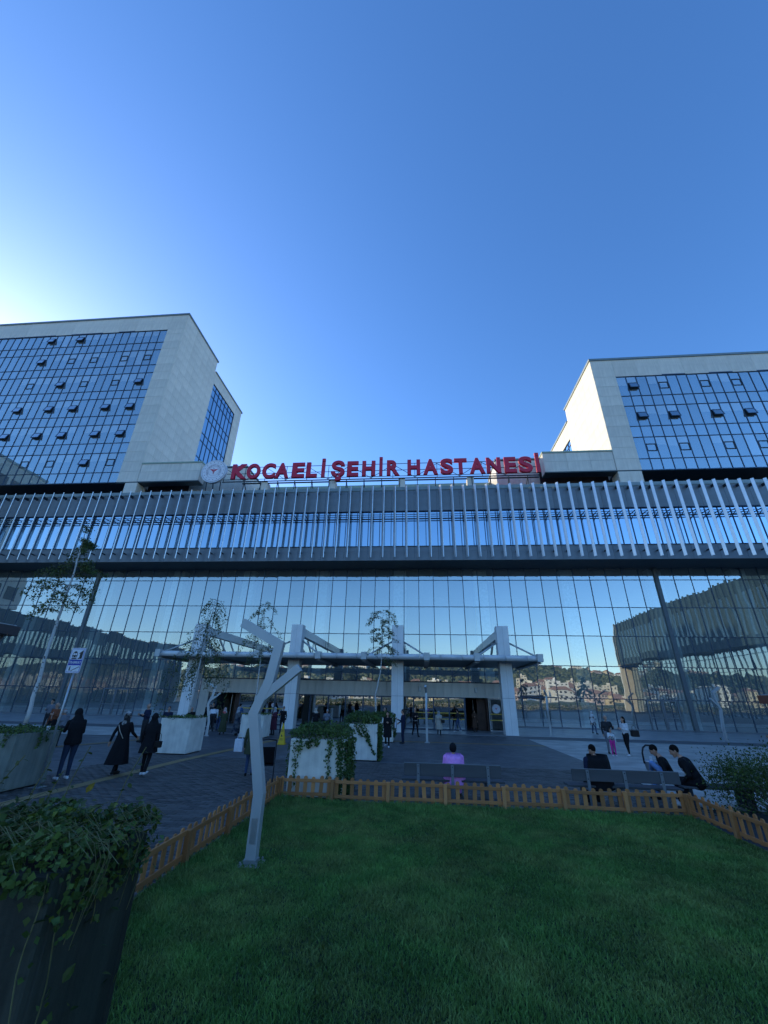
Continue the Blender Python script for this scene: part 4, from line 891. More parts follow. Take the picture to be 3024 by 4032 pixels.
# shrubs
def shrub(x, y, r, h, n, size, label, m='bush', name='bush'):
    t = thing(name, label, 'bush', (x, y, 0)); cl = []
    for i in range(38):
        a = rng.uniform(0, 6.3); q = rng.random()**.5; cl.append((q*r*math.cos(a), q*r*math.sin(a), h*(.25+.7*rng.random()*(1-.5*q*q)), rng.uniform(.12, .26)*r))
    b = MB()
    for (cx_, cy_, cz, cr_) in cl: b.tube([(cx_*.15, cy_*.15, 0), (cx_*.6, cy_*.6, cz*.5), (cx_, cy_, cz)], [.018, .01, .005], 5)
    b.obj('branches', M['twig'], t)
    P = np.concatenate([rng.normal(0, cr_, (n//38, 3))*[1, 1, .7]+[cx_, cy_, cz] for cx_, cy_, cz, cr_ in cl]); P = P[P[:, 2] > .05]
    leaves('foliage', P, size, [M[m], M['ivy_y']], t, droop=-.3, weights=[.85, .15], asp=.5); return t
shrub(7.75, 10.9, 1.2, 1.25, 11000, .06, 'leafy light green bush at the right edge behind the fence corner')
shrub(-9.75, 9.0, .55, 1.15, 1500, .06, 'ragged shrub at the left edge in front of the birch planter', 'ivy')

# ------------------------------------------------------------------ birches
def birch(x, y, z0, pts, r0, crown, label, nleaf, size=.05, weep=.5, name='birch_tree'):
    """pts: trunk line (dx, dy, z); crown: list of (z, reach) side branches"""
    t = thing(name, label, 'tree', (x, y, z0)); n = len(pts)
    b = MB(); rs = [r0*(1-.85*i/(n-1)) for i in range(n)]
    P = [Vector(p)-Vector((0, 0, z0)) for p in pts]; fine = []; fr = []
    for i in range(n-1):
        for k_ in range(5): s = k_/5; fine.append(P[i].lerp(P[i+1], s)+Vector((rng.normal(0, .008), rng.normal(0, .008), 0))); fr.append(rs[i]*(1-s)+rs[i+1]*s)
    fine.append(P[-1]); fr.append(rs[-1]); b.tube(fine, fr, 10); b.obj('trunk', M['bark'], t, smooth=True)
    mk = MB()
    for i in range(int(60)):
        j = rng.integers(0, int(len(fine)*.75)); p = fine[j].lerp(fine[j+1], rng.random()); a = rng.uniform(0, 6.3); r = fr[j]*1.03; w = rng.uniform(.25, .7); hh = rng.uniform(.006, .02)
        V_ = [(p.x+r*math.cos(a+s), p.y+r*math.sin(a+s), p.z+q*(1 if abs(s) < w*.5 else .3)) for s in (-w, -w*.4, w*.4, w) for q in (-hh, hh)]
        mk.add(V_, [(0, 1, 3, 2), (2, 3, 5, 4), (4, 5, 7, 6)])
    mk.obj('bark_marks', M['black'], t)['kind'] = 'stuff'
    LP = []; top = P[-1].z
    def at(z):
        for i in range(n-1):
            if P[i].z <= z <= P[i+1].z: s = (z-P[i].z)/(P[i+1].z-P[i].z); return P[i].lerp(P[i+1], s)
        return P[-1].copy()
    for (z, reach, k_) in crown:
        for _ in range(k_):
            o_ = at(z-z0+rng.uniform(-.25, .25)); a = rng.uniform(0, 6.3); L = reach*rng.uniform(.5, 1.05)
            d = Vector((math.cos(a), math.sin(a), 0)); q = [o_]; rise = rng.uniform(.1, .5)
            for s in (.3, .6, .85, 1.0): q.append(o_+d*L*s+Vector((rng.normal(0, .03), rng.normal(0, .03), L*(rise*s*2-weep*2.2*s*s))))
            bb = MB(); bb.tube(q, [.012, .009, .006, .004, .0025], 5); bb.obj('branch', M['twig'], t)
            for s in np.linspace(.25, 1, 6):
                i = min(int(s*4), 3); c_ = q[i].lerp(q[i+1], s*4-i) if s < 1 else q[-1]; kk = max(3, int(nleaf*(.4+s)))
                hang_ = np.stack([rng.normal(0, .06, kk), rng.normal(0, .06, kk), -rng.random(kk)*.38*weep*(.5+s)+.04], 1); LP.append(hang_+np.array(c_))
    leaves('crown', np.concatenate(LP), size, M['birchleaf'], t, droop=1.0, asp=.75); return t
def pl_pts(ps, Y):                      # trunk line from picture heights at depth Y
    return [on_wall(a, c, Y) for a, c in ps]
def trunk(ps, Y, zbase):
    q = pl_pts(ps, Y); x0 = q[0][0]; return x0, [(x-x0, 0, z) for x, z in q]
x0, p = trunk([(101, 2848), (150, 2680), (210, 2490), (262, 2340), (300, 2225), (322, 2140), (347, 2060)], 11.0, 1.1)
birch(x0, 11.0, p[0][2]-.05, p, .052, [(4.3, .8, 4), (4.8, .95, 7), (5.2, .9, 8), (5.7, .75, 8), (6.2, .5, 6), (6.7, .3, 4)], 'tallest birch, leaning right from the left edge planter past the tramway sign', 19, .055, .35)
x0, p = trunk([(744, 2806), (770, 2690), (797, 2567), (826, 2450), (850, 2361)], 17.9, 1.15)
birch(x0, 17.9, p[0][2]-.05, p, .055, [(3.2, 1.2, 5), (3.7, 1.6, 10), (4.3, 1.5, 10), (4.9, 1.2, 7), (5.5, .8, 5), (6.0, .7, 4)], 'weeping birch in the pale planter behind the two women in black', 17, .065, .75)
x0, p = trunk([(1000, 2775), (1012, 2719), (1025, 2600), (1035, 2480), (1045, 2377)], 24.8, 1.15)
birch(x0, 24.8, p[0][2]-.05, p, .05, [(4.6, 1.2, 5), (5.2, 1.5, 8), (5.9, 1.3, 7), (6.6, 1.1, 5), (7.1, .8, 4)], 'slim birch behind the arm of the near bent lamp post', 13, .07, .5)
x0, p = trunk([(1480, 2806), (1478, 2740), (1499, 2640), (1506, 2540), (1508, 2399)], 24.8, 1.15)
birch(x0, 24.8, p[0][2]-.05, p, .05, [(4.4, .8, 4), (4.9, 1.0, 7), (5.4, .9, 7), (5.9, 1.0, 8), (6.4, 1.0, 6), (6.9, .8, 5)], 'slim birch in front of the middle canopy column', 13, .07, .35)
birch(17.6, 13.5, 0, [(0, 0, 0), (-.6, .3, 2.5), (-1.1, .4, 5.0), (-1.6, .4, 7.4)], .06, [(5.4, 1.6, 7), (6.1, 1.4, 8), (6.8, .9, 6)], 'sparse birch whose twigs enter the picture at the right edge', 12, .07, .2)
for (x, y) in ((12, -12), (4, -22), (-14, -15), (22, -18), (30, -4), (-26, -12)):
    birch(x, y, 0, [(0, 0, 0), (.1, 0, 2), (.2, .1, 4), (.3, .1, 6.2)], .07, [(3, 1.4, 7), (3.8, 1.5, 8), (4.6, 1.2, 8), (5.6, .6, 5)], {12: 'young tree behind the camera mirrored right of the canopy', 4: 'young tree behind the camera mirrored at mid facade', -14: 'young tree behind the camera mirrored left of the doors', 22: 'young tree far behind the camera, mirrored before the right wing', 30: 'young tree mirrored low in the glass near the right side wing', -26: 'young tree mirrored low in the glass at far left'}[x], 26, .16, .4)

# ------------------------------------------------------------------ lamps like bent trees
def ribbon(b, pts, w, t):
    pts = [Vector((x, z)) for x, z in pts]; L_, R_ = [], []
    for i, p in enumerate(pts):
        if i == 0: d = (pts[1]-p).normalized(); nn = Vector((-d.y, d.x)); k_ = 1
        elif i == len(pts)-1: d = (p-pts[-2]).normalized(); nn = Vector((-d.y, d.x)); k_ = 1
        else:
            a = (p-pts[i-1]).normalized(); c = (pts[i+1]-p).normalized(); nn = (Vector((-a.y, a.x))+Vector((-c.y, c.x))).normalized(); k_ = 1/max(.4, nn.dot(Vector((-a.y, a.x))))
        L_.append(p+nn*w/2*k_); R_.append(p-nn*w/2*k_)
    for i in range(len(pts)-1): b.poly([tuple(R_[i]), tuple(R_[i+1]), tuple(L_[i+1]), tuple(L_[i])], -t/2, t/2)
def lamp_parts():
    q = []
    b = MB(); ribbon(b, [(0, .05), (.0, .84), (-.25, 1.91), (-.06, 2.40), (.03, 2.97), (-.67, 3.33)], .15, .13); q.append(('post', b.mesh('post', M['lamp'])))
    b = MB(); ribbon(b, [(-.15, 2.14), (.42, 2.61)], .13, .12); q.append(('branch_arm', b.mesh('branch_arm', M['lamp'])))
    b = MB(); b.box(-.16, .16, -.16, .16, 0, .02); b.box(-.09, .09, -.08, .08, .02, .07)
    for i, j in ((-1, -1), (1, -1), (-1, 1), (1, 1)): b.tube([(i*.12, j*.12, .02), (i*.12, j*.12, .06)], .015, 6)
    q.append(('base_plate', b.mesh('base_plate', M['galv'])))
    b = MB(); b.bar((.0, -.0, 2.92), (-.62, 0, 3.24), .02, .1, up=(0, 1, 0)); q.append(('light_strip', b.mesh('light_strip', M['sign_white'])))
    b = MB(); b.box(-.045, .045, -.068, -.064, .25, .55); q.append(('service_hatch', b.mesh('service_hatch', M['galv'])))
    b = MB(); b.box(-.078, .078, -.068, .068, .84, .852); b.box(-.074, .074, -.067, .067, .075, .10); q.append(('weld_collar', b.mesh('weld_collar', M['lamp'])))
    return q
LPt = lamp_parts()
for (x, y, rz, s, lab) in ((-2.43, 7.07, 0, 1, 'nearest bent grey lamp post, standing in the lawn by the left fence'),
        (-11.9, 24.6, .5, .84, 'small looking bent lamp post beside the people at the left doorway'), (.3, 24.7, 1.5, .83, 'bent lamp post seen edge-on right of the middle column'),
        (8.6, 31.3, 1.15, .83, 'bent lamp post just right of the canopy, before the mirrored town'), (19.0, 30.5, 3.5, .95, 'forked lamp post before the right glass, left of two'), (22.3, 30.0, 2.9, .92, 'forked lamp post at the right edge behind the bush')):
    t = thing('lamp_post', lab, 'street lamp', (x, y, 0 if y < 30.4 else .03), rz, 'bent lamp posts of the forecourt'); t.scale = (s, s, s)
    for nme, me in LPt: inst(nme, me, t)

# ------------------------------------------------------------------ tramway sign
t = thing('tramway_sign', 'blue and white TRAMVAY sign with train and escalator pictograms on a thin steel pole', 'sign', (-9.4, 11.02, 0))
b = MB(); b.tube([(0, .03, 0), (0, .03, 3.2)], .024, 10); b.obj('pole', M['galv'], t, smooth=True)
b = MB(); b.box(-.13, .13, -.1, .16, 0, .012); b.obj('base_plate', M['galv'], t)
def rrect(x0, x1, z0, z1, r, n=4):
    p = []
    for cx_, cz, a0 in ((x1-r, z1-r, 0), (x0+r, z1-r, 90), (x0+r, z0+r, 180), (x1-r, z0+r, 270)):
        for k_ in range(n+1): a = R(a0+90*k_/n); p.append((cx_+r*math.cos(a), cz+r*math.sin(a)))
    return p
gx0, gx1, gz0, gz1 = -.215, .205, 2.60, 3.25
b = MB(); b.poly(rrect(gx0, gx1, gz0, gz1, .04), -.03, 0); b.obj('sign_box', [M['galv']], t)
b = MB(); b.poly(rrect(gx0+.006, gx1-.006, gz0+.006, gz1-.006, .036), -.034, -.03); b.obj('sign_border', M['emblem_white'], t)
b = MB(); b.poly(rrect(gx0+.022, gx1-.022, gz0+.022, gz1-.022, .03), -.037, -.034); b.obj('sign_face', M['blue'], t)
b = MB(); b.poly(rrect(gx0+.034, gx1-.034, 2.945, gz1-.034, .02), -.040, -.037); b.poly(rrect(gx0+.034, gx1-.034, gz0+.036, 2.80, .02), -.040, -.037); b.obj('white_field', M['sign_white'], t)
me = text_mesh('lettering', 'TRAMVAY', .098, .001, M['sign_white'], .002); xs = [v.co.x for v in me.vertices]; s = .36/(max(xs)-min(xs))
inst('lettering', me, t, (-.185-min(xs)*s, -.0385, 2.84), (R(90), 0, 0), (s, .98, 1))
b = MB(); y = -.0425; yy = -.0405
b.poly([(-.14, 3.0), (-.145, 3.05), (-.135, 3.1), (-.10, 3.15), (-.065, 3.165), (-.03, 3.15), (.0, 3.1), (.008, 3.05), (0, 3.0)], y, yy)
b.poly([(-.15, 2.955), (.02, 2.955), (0.0, 2.985), (-.13, 2.985)], y, yy)
b.poly([(.035, 3.10), (.155, 3.2), (.155, 2.965), (.05, 2.965), (.03, 2.99), (.075, 2.99), (.075, 3.10)], y, yy)
b.poly([(-.13, 2.655), (-.118, 2.655), (-.102, 2.70), (-.09, 2.655), (-.078, 2.655), (-.09, 2.735), (-.085, 2.76), (-.1, 2.775), (-.115, 2.76), (-.118, 2.725)], y, yy)
for i in range(6): b.poly([(-.06+i*.035, 2.655+i*.018), (-.025+i*.035, 2.655+i*.018), (-.02+i*.035, 2.685+i*.018), (-.055+i*.035, 2.668+i*.018)], y, yy)
b.obj('pictogram', M['black'], t)
b = MB(); b.poly([(-.125, 3.06), (-.07, 3.06), (-.07, 3.11), (-.11, 3.11)], y-.001, y-.0002); b.poly([(-.06, 3.06), (-.008, 3.06), (-.015, 3.11), (-.06, 3.11)], y-.001, y-.0002); b.poly([(-.125, 3.015), (-.10, 3.015), (-.095, 3.03), (-.125, 3.03)], y-.001, y-.0002); b.poly([(-.035, 3.015), (-.01, 3.015), (-.01, 3.03), (-.04, 3.03)], y-.001, y-.0002)
b.obj('pictogram_window', M['sign_white'], t)

# ------------------------------------------------------------------ benches, bin, cone, cup
def bench(x0, x1, posts, z0, z1, label):
    t = thing('bench', label, 'bench', ((x0+x1)/2, 11.35, 0)); o_ = (x0+x1)/2
    b = MB(); b.box(x0-o_, x1-o_, .0, .04, z0, z1); b.obj('backrest', M['greywood'], t, bevel=.008)
    b = MB(); b.box(x0-o_, x1-o_, -.005, .045, z1+.002, z1+.014); b.obj('top_trim', M['bench_steel'], t)
    for k_, (ya, yb) in enumerate(((.14, .34), (.355, .56))): b = MB(); b.box(x0-o_-.06, x1-o_+.1, ya, yb, .38, .42); b.obj('seat_board', M['greywood'], t, bevel=.006)
    for x in posts:
        b = MB(); b.box(x-o_-.035, x-o_+.035, -.02, -.002, .0, z1-.01); b.box(x-o_-.03, x-o_+.03, 0, .58, .34, .378); b.box(x-o_-.035, x-o_+.035, .5, .58, 0, .34); b.obj('steel_leg', M['bench_steel'], t, bevel=.004)
        for z in (z1-.05, z0+.05): b = MB(); b.tube([(x-o_, -.032, z), (x-o_, -.02, z)], .012, 8); b.obj('bolt', M['dark_steel'], t)
bench(-.43, 1.85, (-.09, .72, 1.55), .50, .755, 'grey slatted bench with the person in pink sitting on it')
bench(3.46, 5.83, (3.81, 4.63, 5.44), .52, .755, 'grey slatted bench on the right with the man in a puffer jacket')
t = thing('stone_bench', 'low dark bench at the right end where the young man in a track jacket sits', 'bench', (6.6, 12.0, 0))
for i in range(4): b = MB(); b.box(-.55, 1.1, -.3+i*.15, -.17+i*.15, .40, .44); b.obj('seat_board', M['greywood'], t, bevel=.004)
for x in (-.4, .9): b = MB(); b.box(x-.04, x+.04, -.28, .26, 0, .4); b.obj('steel_leg', M['dark_steel'], t)
t = thing('ash_bin', 'steel bowl bin with a tall black hoop between the benches', 'bin', (6.0, 12.9, 0))
b = MB(); b.loft([(0, 0, .0, .10, .10), (0, 0, .5, .10, .10), (0, 0, .62, .14, .14), (0, 0, .78, .165, .165), (0, 0, .82, .17, .17), (0, 0, .80, .15, .15), (0, 0, .72, .12, .12)], 20, cap=False); b.obj('bowl', M['galv'], t, smooth=True)
b = MB(); b.tube([(-.17, 0, .74), (-.17, 0, .98), (-.13, 0, 1.1), (-.05, 0, 1.16), (.05, 0, 1.16), (.13, 0, 1.1), (.17, 0, .98), (.17, 0, .68)], .022, 8); b.obj('hoop', M['black'], t, smooth=True)
b = MB(); b.tube([(0.02, 0, .72), (.02, 0, .9)], .035, 8); b.obj('cup', M['sign_white'], t)
xc, yc = on_ground(1108, 2931)
t = thing('warning_cone', 'tall yellow plastic warning cone standing on the paving left of the ivy planter', 'cone', (xc, yc, 0))
b = MB(); b.box(-.19, .19, -.19, .19, 0, .03); b.obj('base', M['yellow'], t, bevel=.01)
b = MB(); b.add([(-.15, -.15, .03), (.15, -.15, .03), (.15, .15, .03), (-.15, .15, .03), (-.035, -.035, .84), (.035, -.035, .84), (.035, .035, .84), (-.035, .035, .84)], [(3, 2, 1, 0), (4, 5, 6, 7), (0, 1, 5, 4), (1, 2, 6, 5), (2, 3, 7, 6), (3, 0, 4, 7)]); b.obj('body', M['yellow'], t, bevel=.012)
b = MB(); b.box(-.02, .02, -.02, .02, .835, .9); b.obj('top', M['yellow'], t)
b = MB()
def face_pt(x, z): s = .15-.115*(z-.03)/.81; return (x, -s-.003, z)
for z, w in ((.62, .045), (.585, .05), (.55, .055), (.24, .07), (.19, .08)): b.add([face_pt(-w, z), face_pt(w, z), face_pt(w, z+.016), face_pt(-w, z+.016)], [(0, 1, 2, 3)])
b.add([face_pt(-.05, .34), face_pt(.05, .34), face_pt(0, .44)], [(0, 1, 2)]); b.obj('print', M['black'], t)
t = thing('paper_cup', 'white paper cup left on the rim of the left edge planter', 'cup', (-9.75, 11.2, 1.2))
b = MB(); b.loft([(0, 0, 0, .032, .032), (0, 0, .10, .042, .042)], 14); b.obj('cup_body', M['sign_white'], t, smooth=True); b = MB(); b.loft([(0, 0, .101, .045, .045), (0, 0, .115, .043, .043)], 14); b.obj('lid', M['sign_white'], t)

# ------------------------------------------------------------------ roof corners of two stalls that reach into the picture
rust = mat('rust_panel', (.20, .07, .04), .6); tint_ = mat('brown_fascia', (.07, .06, .06), .6)
for (xe, ye, sgn, z0_, z1_, m_, lab) in ((on_wall(80, 2480, 15)[0], 15, -1, on_wall(40, 2505, 15)[1], on_wall(40, 2468, 15)[1], tint_, 'dark flat stall roof whose corner enters the picture at the left edge'),
        (on_wall(2984, 2755, 19)[0], 19, 1, on_wall(3000, 2771, 19)[1], on_wall(3000, 2738, 19)[1], rust, 'rust coloured flat stall roof whose corner enters the picture at the right edge')):
    t = thing('stall_roof', lab, 'stall', (xe, ye, 0))
    b = MB(); b.box(min(0, sgn*3), max(0, sgn*3), -2.4, 0, z0_, z1_); b.obj('roof', m_, t, bevel=.02)
    b = MB(); b.box(min(.1*sgn, sgn*2.9), max(.1*sgn, sgn*2.9), -2.3, -.1, z1_, z1_+.04); b.obj('roof_cover', M['lamp'], t)
    for px_ in (.35*sgn, 2.6*sgn):
        for py_ in (-2.1, -.3): b = MB(); b.tube([(px_, py_, 0), (px_, py_, z0_)], .05, 10); b.obj('pole', M['galv'], t, smooth=True)
# ------------------------------------------------------------------ people
PM = {}
def cloth(name, col, rough=.85, **k):
    if name not in PM: PM[name] = mat('cloth_'+name, col, rough, 0, 14, .12, bump=.25, bscale=25, spec=.2, **k)
    return PM[name]
SK = mat('skin', (.48, .27, .18), .5, 0, 8, .05, spec=.3); SK2 = mat('skin_tan', (.36, .19, .12), .5, 0, 8, .05, spec=.3)
HAIR = mat('hair_dark', (.010, .008, .007), .85, 0, 30, .2, spec=.1); HAIRG = mat('hair_grey', (.32, .31, .30), .6, 0, 30, .2); HAIRB = mat('hair_brown', (.05, .028, .016), .5, 0, 30, .2)
BLK = cloth('black', (.010, .010, .012)); CH = cloth('charcoal', (.03, .032, .036)); NAVY = cloth('navy', (.015, .022, .05)); JEAN = cloth('jeans', (.05, .085, .17)); DJEAN = cloth('dark_jeans', (.025, .038, .07)); LJEAN = cloth('light_jeans', (.16, .27, .50))
GREY = cloth('grey', (.16, .17, .19)); WHITE = cloth('white', (.62, .62, .62)); BEIGE = cloth('beige', (.42, .37, .30)); GREEN = cloth('olive_green', (.055, .065, .035)); PINK = cloth('pink', (.85, .34, .78)); MAG = cloth('magenta', (.55, .04, .25))
BRN = cloth('rust_brown', (.20, .07, .035)); MAR = cloth('maroon', (.07, .02, .035)); BLUE = cloth('blue', (.05, .12, .28)); DBRN = cloth('dark_brown', (.09, .05, .035)); FLOR = cloth('dark_floral', (.02, .03, .05), col2=(.12, .13, .14)); SCW = cloth('patterned_scarf', (.02, .02, .02), col2=(.5, .48, .45)); SCR = cloth('red_white_scarf', (.6, .55, .5), col2=(.45, .03, .03)); SCG = cloth('grey_scarf', (.30, .32, .33)); WPR = cloth('white_print', (.65, .65, .65), col2=(.05, .05, .05))
SHW = cloth('white_shoe', (.65, .65, .65), .5); SHB = cloth('black_shoe', (.012, .012, .012), .5)
pend = []
def _sph(c, r, sx=1, sy=1, sz=1):
    b = bmesh.new(); bmesh.ops.create_icosphere(b, subdivisions=2, radius=1); v = [(c[0]+q.co.x*r*sx, c[1]+q.co.y*r*sy, c[2]+q.co.z*r*sz) for q in b.verts]; f = [[q.index for q in t_.verts] for t_ in b.faces]; b.free(); return v, f
SPH = _sph((0, 0, 0), 1)
def blob(prims, name, parent, mats, voxel, smooth=2):
    """union of tapered limbs and ellipsoids grown into one continuous skin"""
    V = []; F = []
    sv = np.array(SPH[0])
    for p in prims:
        p0, r0, p1, r1 = [np.array(q, float) if hasattr(q, '__len__') else q for q in p[:4]]; sc = np.array(p[5]) if len(p) > 5 else np.ones(3)
        d = p1-p0; L = np.linalg.norm(d)
        if L < 1e-5: vs = sv*r0*sc+p0; b = len(V); V += vs.tolist(); F += [[i+b for i in f] for f in SPH[1]]; continue
        d = d/L; u = np.cross(d, [0, 0, 1.]) if abs(d[2]) < .9 else np.cross(d, [1., 0, 0]); u /= np.linalg.norm(u); w = np.cross(d, u); b = len(V); sg_ = 10; rows = []
        for k_ in range(4): a = -math.pi/2+math.pi/2*(k_+.35)/4; rows.append((p0+d*r0*math.sin(a), r0*math.cos(a)))
        rows.append((p0, r0)); rows.append((p1, r1))
        for k_ in range(4): a = math.pi/2*(k_+.65)/4; rows.append((p1+d*r1*math.sin(a), r1*math.cos(a)))
        for c_, r_ in rows:
            for k_ in range(sg_): a = 2*math.pi*k_/sg_; V.append((c_+(u*math.cos(a)+w*math.sin(a))*r_).tolist())
        for i in range(len(rows)-1):
            for k_ in range(sg_): k2 = (k_+1) % sg_; F.append([b+i*sg_+k_, b+i*sg_+k2, b+(i+1)*sg_+k2, b+(i+1)*sg_+k_])
        F.append([b+k_ for k_ in range(sg_-1, -1, -1)]); F.append([b+(len(rows)-1)*sg_+k_ for k_ in range(sg_)])
    me = bpy.data.meshes.new('tmp'); me.from_pydata(V, [], F); o = bpy.data.objects.new('tmp', me); C.objects.link(o)
    m_ = o.modifiers.new('r', 'REMESH'); m_.mode = 'VOXEL'; m_.voxel_size = voxel
    s_ = o.modifiers.new('s', 'SMOOTH'); s_.factor = .5; s_.iterations = smooth
    pend.append((o, prims, name, parent, mats)); return o
def flush():
    dg = bpy.context.evaluated_depsgraph_get()
    for o, prims, name, parent, mats in pend:
        me = bpy.data.meshes.new_from_object(o.evaluated_get(dg)); me.name = name; me.materials.clear()
        keys = list(mats.keys())
        for k_ in keys: me.materials.append(mats[k_])
        n = len(me.polygons)
        if len(keys) > 1 and n:
            c = np.empty(n*3); me.polygons.foreach_get('center', c); c = c.reshape(-1, 3); best = np.full(n, 1e9); mi = np.zeros(n, np.int32)
            for p in prims:
                p0 = np.array(p[0], float); p1 = np.array(p[2], float); d = p1-p0; L2 = d@d; r0, r1 = p[1], p[3]
                if L2 < 1e-9: sc = np.array(p[5]) if len(p) > 5 else np.ones(3); dist = (np.linalg.norm((c-p0)/sc, axis=1)-r0)
                else: tt_ = np.clip(((c-p0)@d)/L2, 0, 1); dist = np.linalg.norm(c-p0-tt_[:, None]*d, axis=1)-(r0+(r1-r0)*tt_)
                q = dist < best; best[q] = dist[q]; mi[q] = keys.index(p[4])
            me.polygons.foreach_set('material_index', mi)
        me.polygons.foreach_set('use_smooth', [True]*n)
        link(bpy.data.objects.new(name, me), parent)
    for o, *_ in pend: m_ = o.data; bpy.data.objects.remove(o); bpy.data.meshes.remove(m_)
    pend.clear()
ARM = {'down': ((.05, -.02, -.27), (.055, .05, -.51)), 'phone': ((.03, .02, -.26), (-.07, .25, -.20)), 'face': ((.02, .13, -.20), (-.12, .16, .07)), 'lap': ((.06, .05, -.26), (-.06, .27, -.33)),
       'fwd': ((.05, .10, -.24), (.05, .28, -.36)), 'back': ((.05, -.12, -.24), (.06, -.18, -.46)), 'hold': ((.06, .05, -.26), (.02, .26, -.18)), 'cross': ((.05, .06, -.26), (-.16, .17, -.20)), 'up': ((.10, .12, -.12), (-.02, .18, .10))}
def person(label, x, y, h, yaw, top, bot, shoe=None, arms=('down', 'down'), stride=0., sit=None, lean=0., head=(0., 0.), hair='short', hairm=None, coat=None, skirt=None, skin=None, build=1., near=False, z0=0., group=None, extra=None, twist=0., collar=None):
    s = h/1.72; t = thing('person', label, 'person', (x, y, z0), R(yaw)); shoe = shoe or SHB; hairm = hairm or HAIR; skin = skin or SK
    if group: t['group'] = group
    hz = .90 if sit is None else sit/s+.10
    rx = lambda v, a: np.array([v[0], v[1]*math.cos(a)+v[2]*math.sin(a), -v[1]*math.sin(a)+v[2]*math.cos(a)])
    Hc = np.array([0, 0, hz]); ln = R(lean); ug = lambda v: Hc+rx(np.array(v, float), ln); B = build
    pr = []
    def cap(a, ra, b, rb, k_): pr.append((np.array(a)*s, ra*s, np.array(b)*s, rb*s, k_))
    # legs
    for i, sd_ in enumerate((-1, 1)):
        hip = Hc+np.array([sd_*.085*B, 0, 0])
        if sit is None:
            v = stride*(1 if i == 0 else -1); kn = np.array([sd_*.095, v*.55+.03, .49]); an = np.array([sd_*.105, v, .09+(.05 if v < -.05 else 0)])
            if v < -.05: kn = np.array([sd_*.095, v*.30+.03, .50])
        else:
            kn = Hc+np.array([sd_*(.12+(.05 if i else 0)), .42, .02]); an = np.array([kn[0], kn[1]+.0, .09])
            if extra == 'crossleg' and i == 0: kn = Hc+np.array([-.16, .38, .34]); an = Hc+np.array([.16, .44, .12])
        cap(hip, .098*B, kn, .060, 'bot'); cap(kn, .060, an, .042, 'bot')
        toe = an+np.array([sd_*.02, .15, -.05 if v_ok(an) else -.03]); heel = an+np.array([0, -.03, -.05])
        cap(heel, .040, toe, .034, 'shoe'); cap(an+np.array([0, 0, -.01]), .042, an+np.array([0, .03, -.03]), .042, 'shoe')
    cap(Hc+[-.07*B, 0, .02], .105*B, Hc+[.07*B, 0, .02], .105*B, 'bot' if not coat else 'top')
    cap(ug((-.055*B, 0, .15)), .105*B, ug((.055*B, 0, .15)), .105*B, 'top'); cap(ug((-.075*B, .0, .33)), .115*B, ug((.075*B, .0, .33)), .115*B, 'top')
    cap(ug((0, 0, .08)), .115*B, ug((0, .0, .40)), .12*B, 'top'); cap(ug((-.135*B, -.01, .46)), .062, ug((.135*B, -.01, .46)), .062, 'top')
    cap(ug((0, -.01, .46)), .07, ug((0, .0, .54)), .052, 'skin'); hc = ug((0, .02+head[1]*.04, .675))
    hd = R(head[0]); hp = R(head[1]*40)
    def hv(v): v = np.array(v, float); v = rx(v, hp); c_, s_ = math.cos(hd), math.sin(hd); return hc+np.array([v[0]*c_-v[1]*s_, v[0]*s_+v[1]*c_, v[2]])
    pr.append((hv((0, 0, .01))*s, .1*s, hv((0, 0, .01))*s, .1*s, 'skin', (.76, .93, 1.12)))
    cap(hv((0, .03, -.07)), .045, hv((0, .045, -.085)), .035, 'skin'); cap(hv((0, .085, .0)), .012, hv((0, .105, -.025)), .015, 'skin')
    for sd_ in (-1, 1): cap(hv((sd_*.075, -.005, .015)), .016, hv((sd_*.078, -.01, -.02)), .011, 'skin')
    # arms and hands
    for i, sd_ in enumerate((-1, 1)):
        sh = np.array([sd_*.175*B, 0, .465]); e_, w_ = ARM[arms[i]]
        el = sh+np.array([e_[0]*sd_, e_[1], e_[2]]); wr = sh+np.array([w_[0]*sd_, w_[1], w_[2]]); sh, el, wr = ug(sh), ug(el), ug(wr)
        cap(sh, .058*B, el, .046, 'top'); cap(el, .046, wr, .034, 'top'); d = (wr-el); d /= np.linalg.norm(d); sdv = np.array([sd_, 0, 0.]); sdv = sdv-d*(sdv@d); sdv /= np.linalg.norm(sdv); nv = np.cross(d, sdv)
        cap(wr, .027, wr+d*.03, .026, 'skin'); pc = wr+d*.055
        for k_ in range(3): cap(pc-d*.01+nv*(k_-1)*.022, .020, pc+d*.035+nv*(k_-1)*.022, .018, 'skin')
        for k_, fl in enumerate((.055, .068, .064, .05)):
            f0 = pc+d*.04+nv*(k_-1.5)*.021; f1 = f0+d*fl*.55-sdv*.008; f2 = f1+d*fl*.35-sdv*.024; cap(f0, .0095, f1, .009, 'skin'); cap(f1, .009, f2, .008, 'skin')
        sg1 = 1 if nv[1] > 0 else -1; q = pc-d*.02+nv*.03*sg1; cap(q, .012, q+d*.03+nv*.025*sg1-sdv*.01, .010, 'skin'); cap(q+d*.03+nv*.025*sg1-sdv*.01, .010, q+d*.055+nv*.022*sg1-sdv*.02, .008, 'skin')
    mats = {'top': top, 'bot': bot, 'shoe': shoe, 'skin': skin}
    vox = .0105 if near else .017
    blob(pr, 'body', t, mats, vox*s, 2)
    # face
    fb = MB()
    for sd_ in (-1, 1):
        c_ = hv((sd_*.03, .088, .018))*s; sv_, sf_ = _sph(c_, .011*s, 1.2, .7, .6); fb.add(sv_, sf_)
        c_ = hv((sd_*.03, .09, .04))*s; sv_, sf_ = _sph(c_, .014*s, 1.3, .5, .3); fb.add(sv_, sf_)
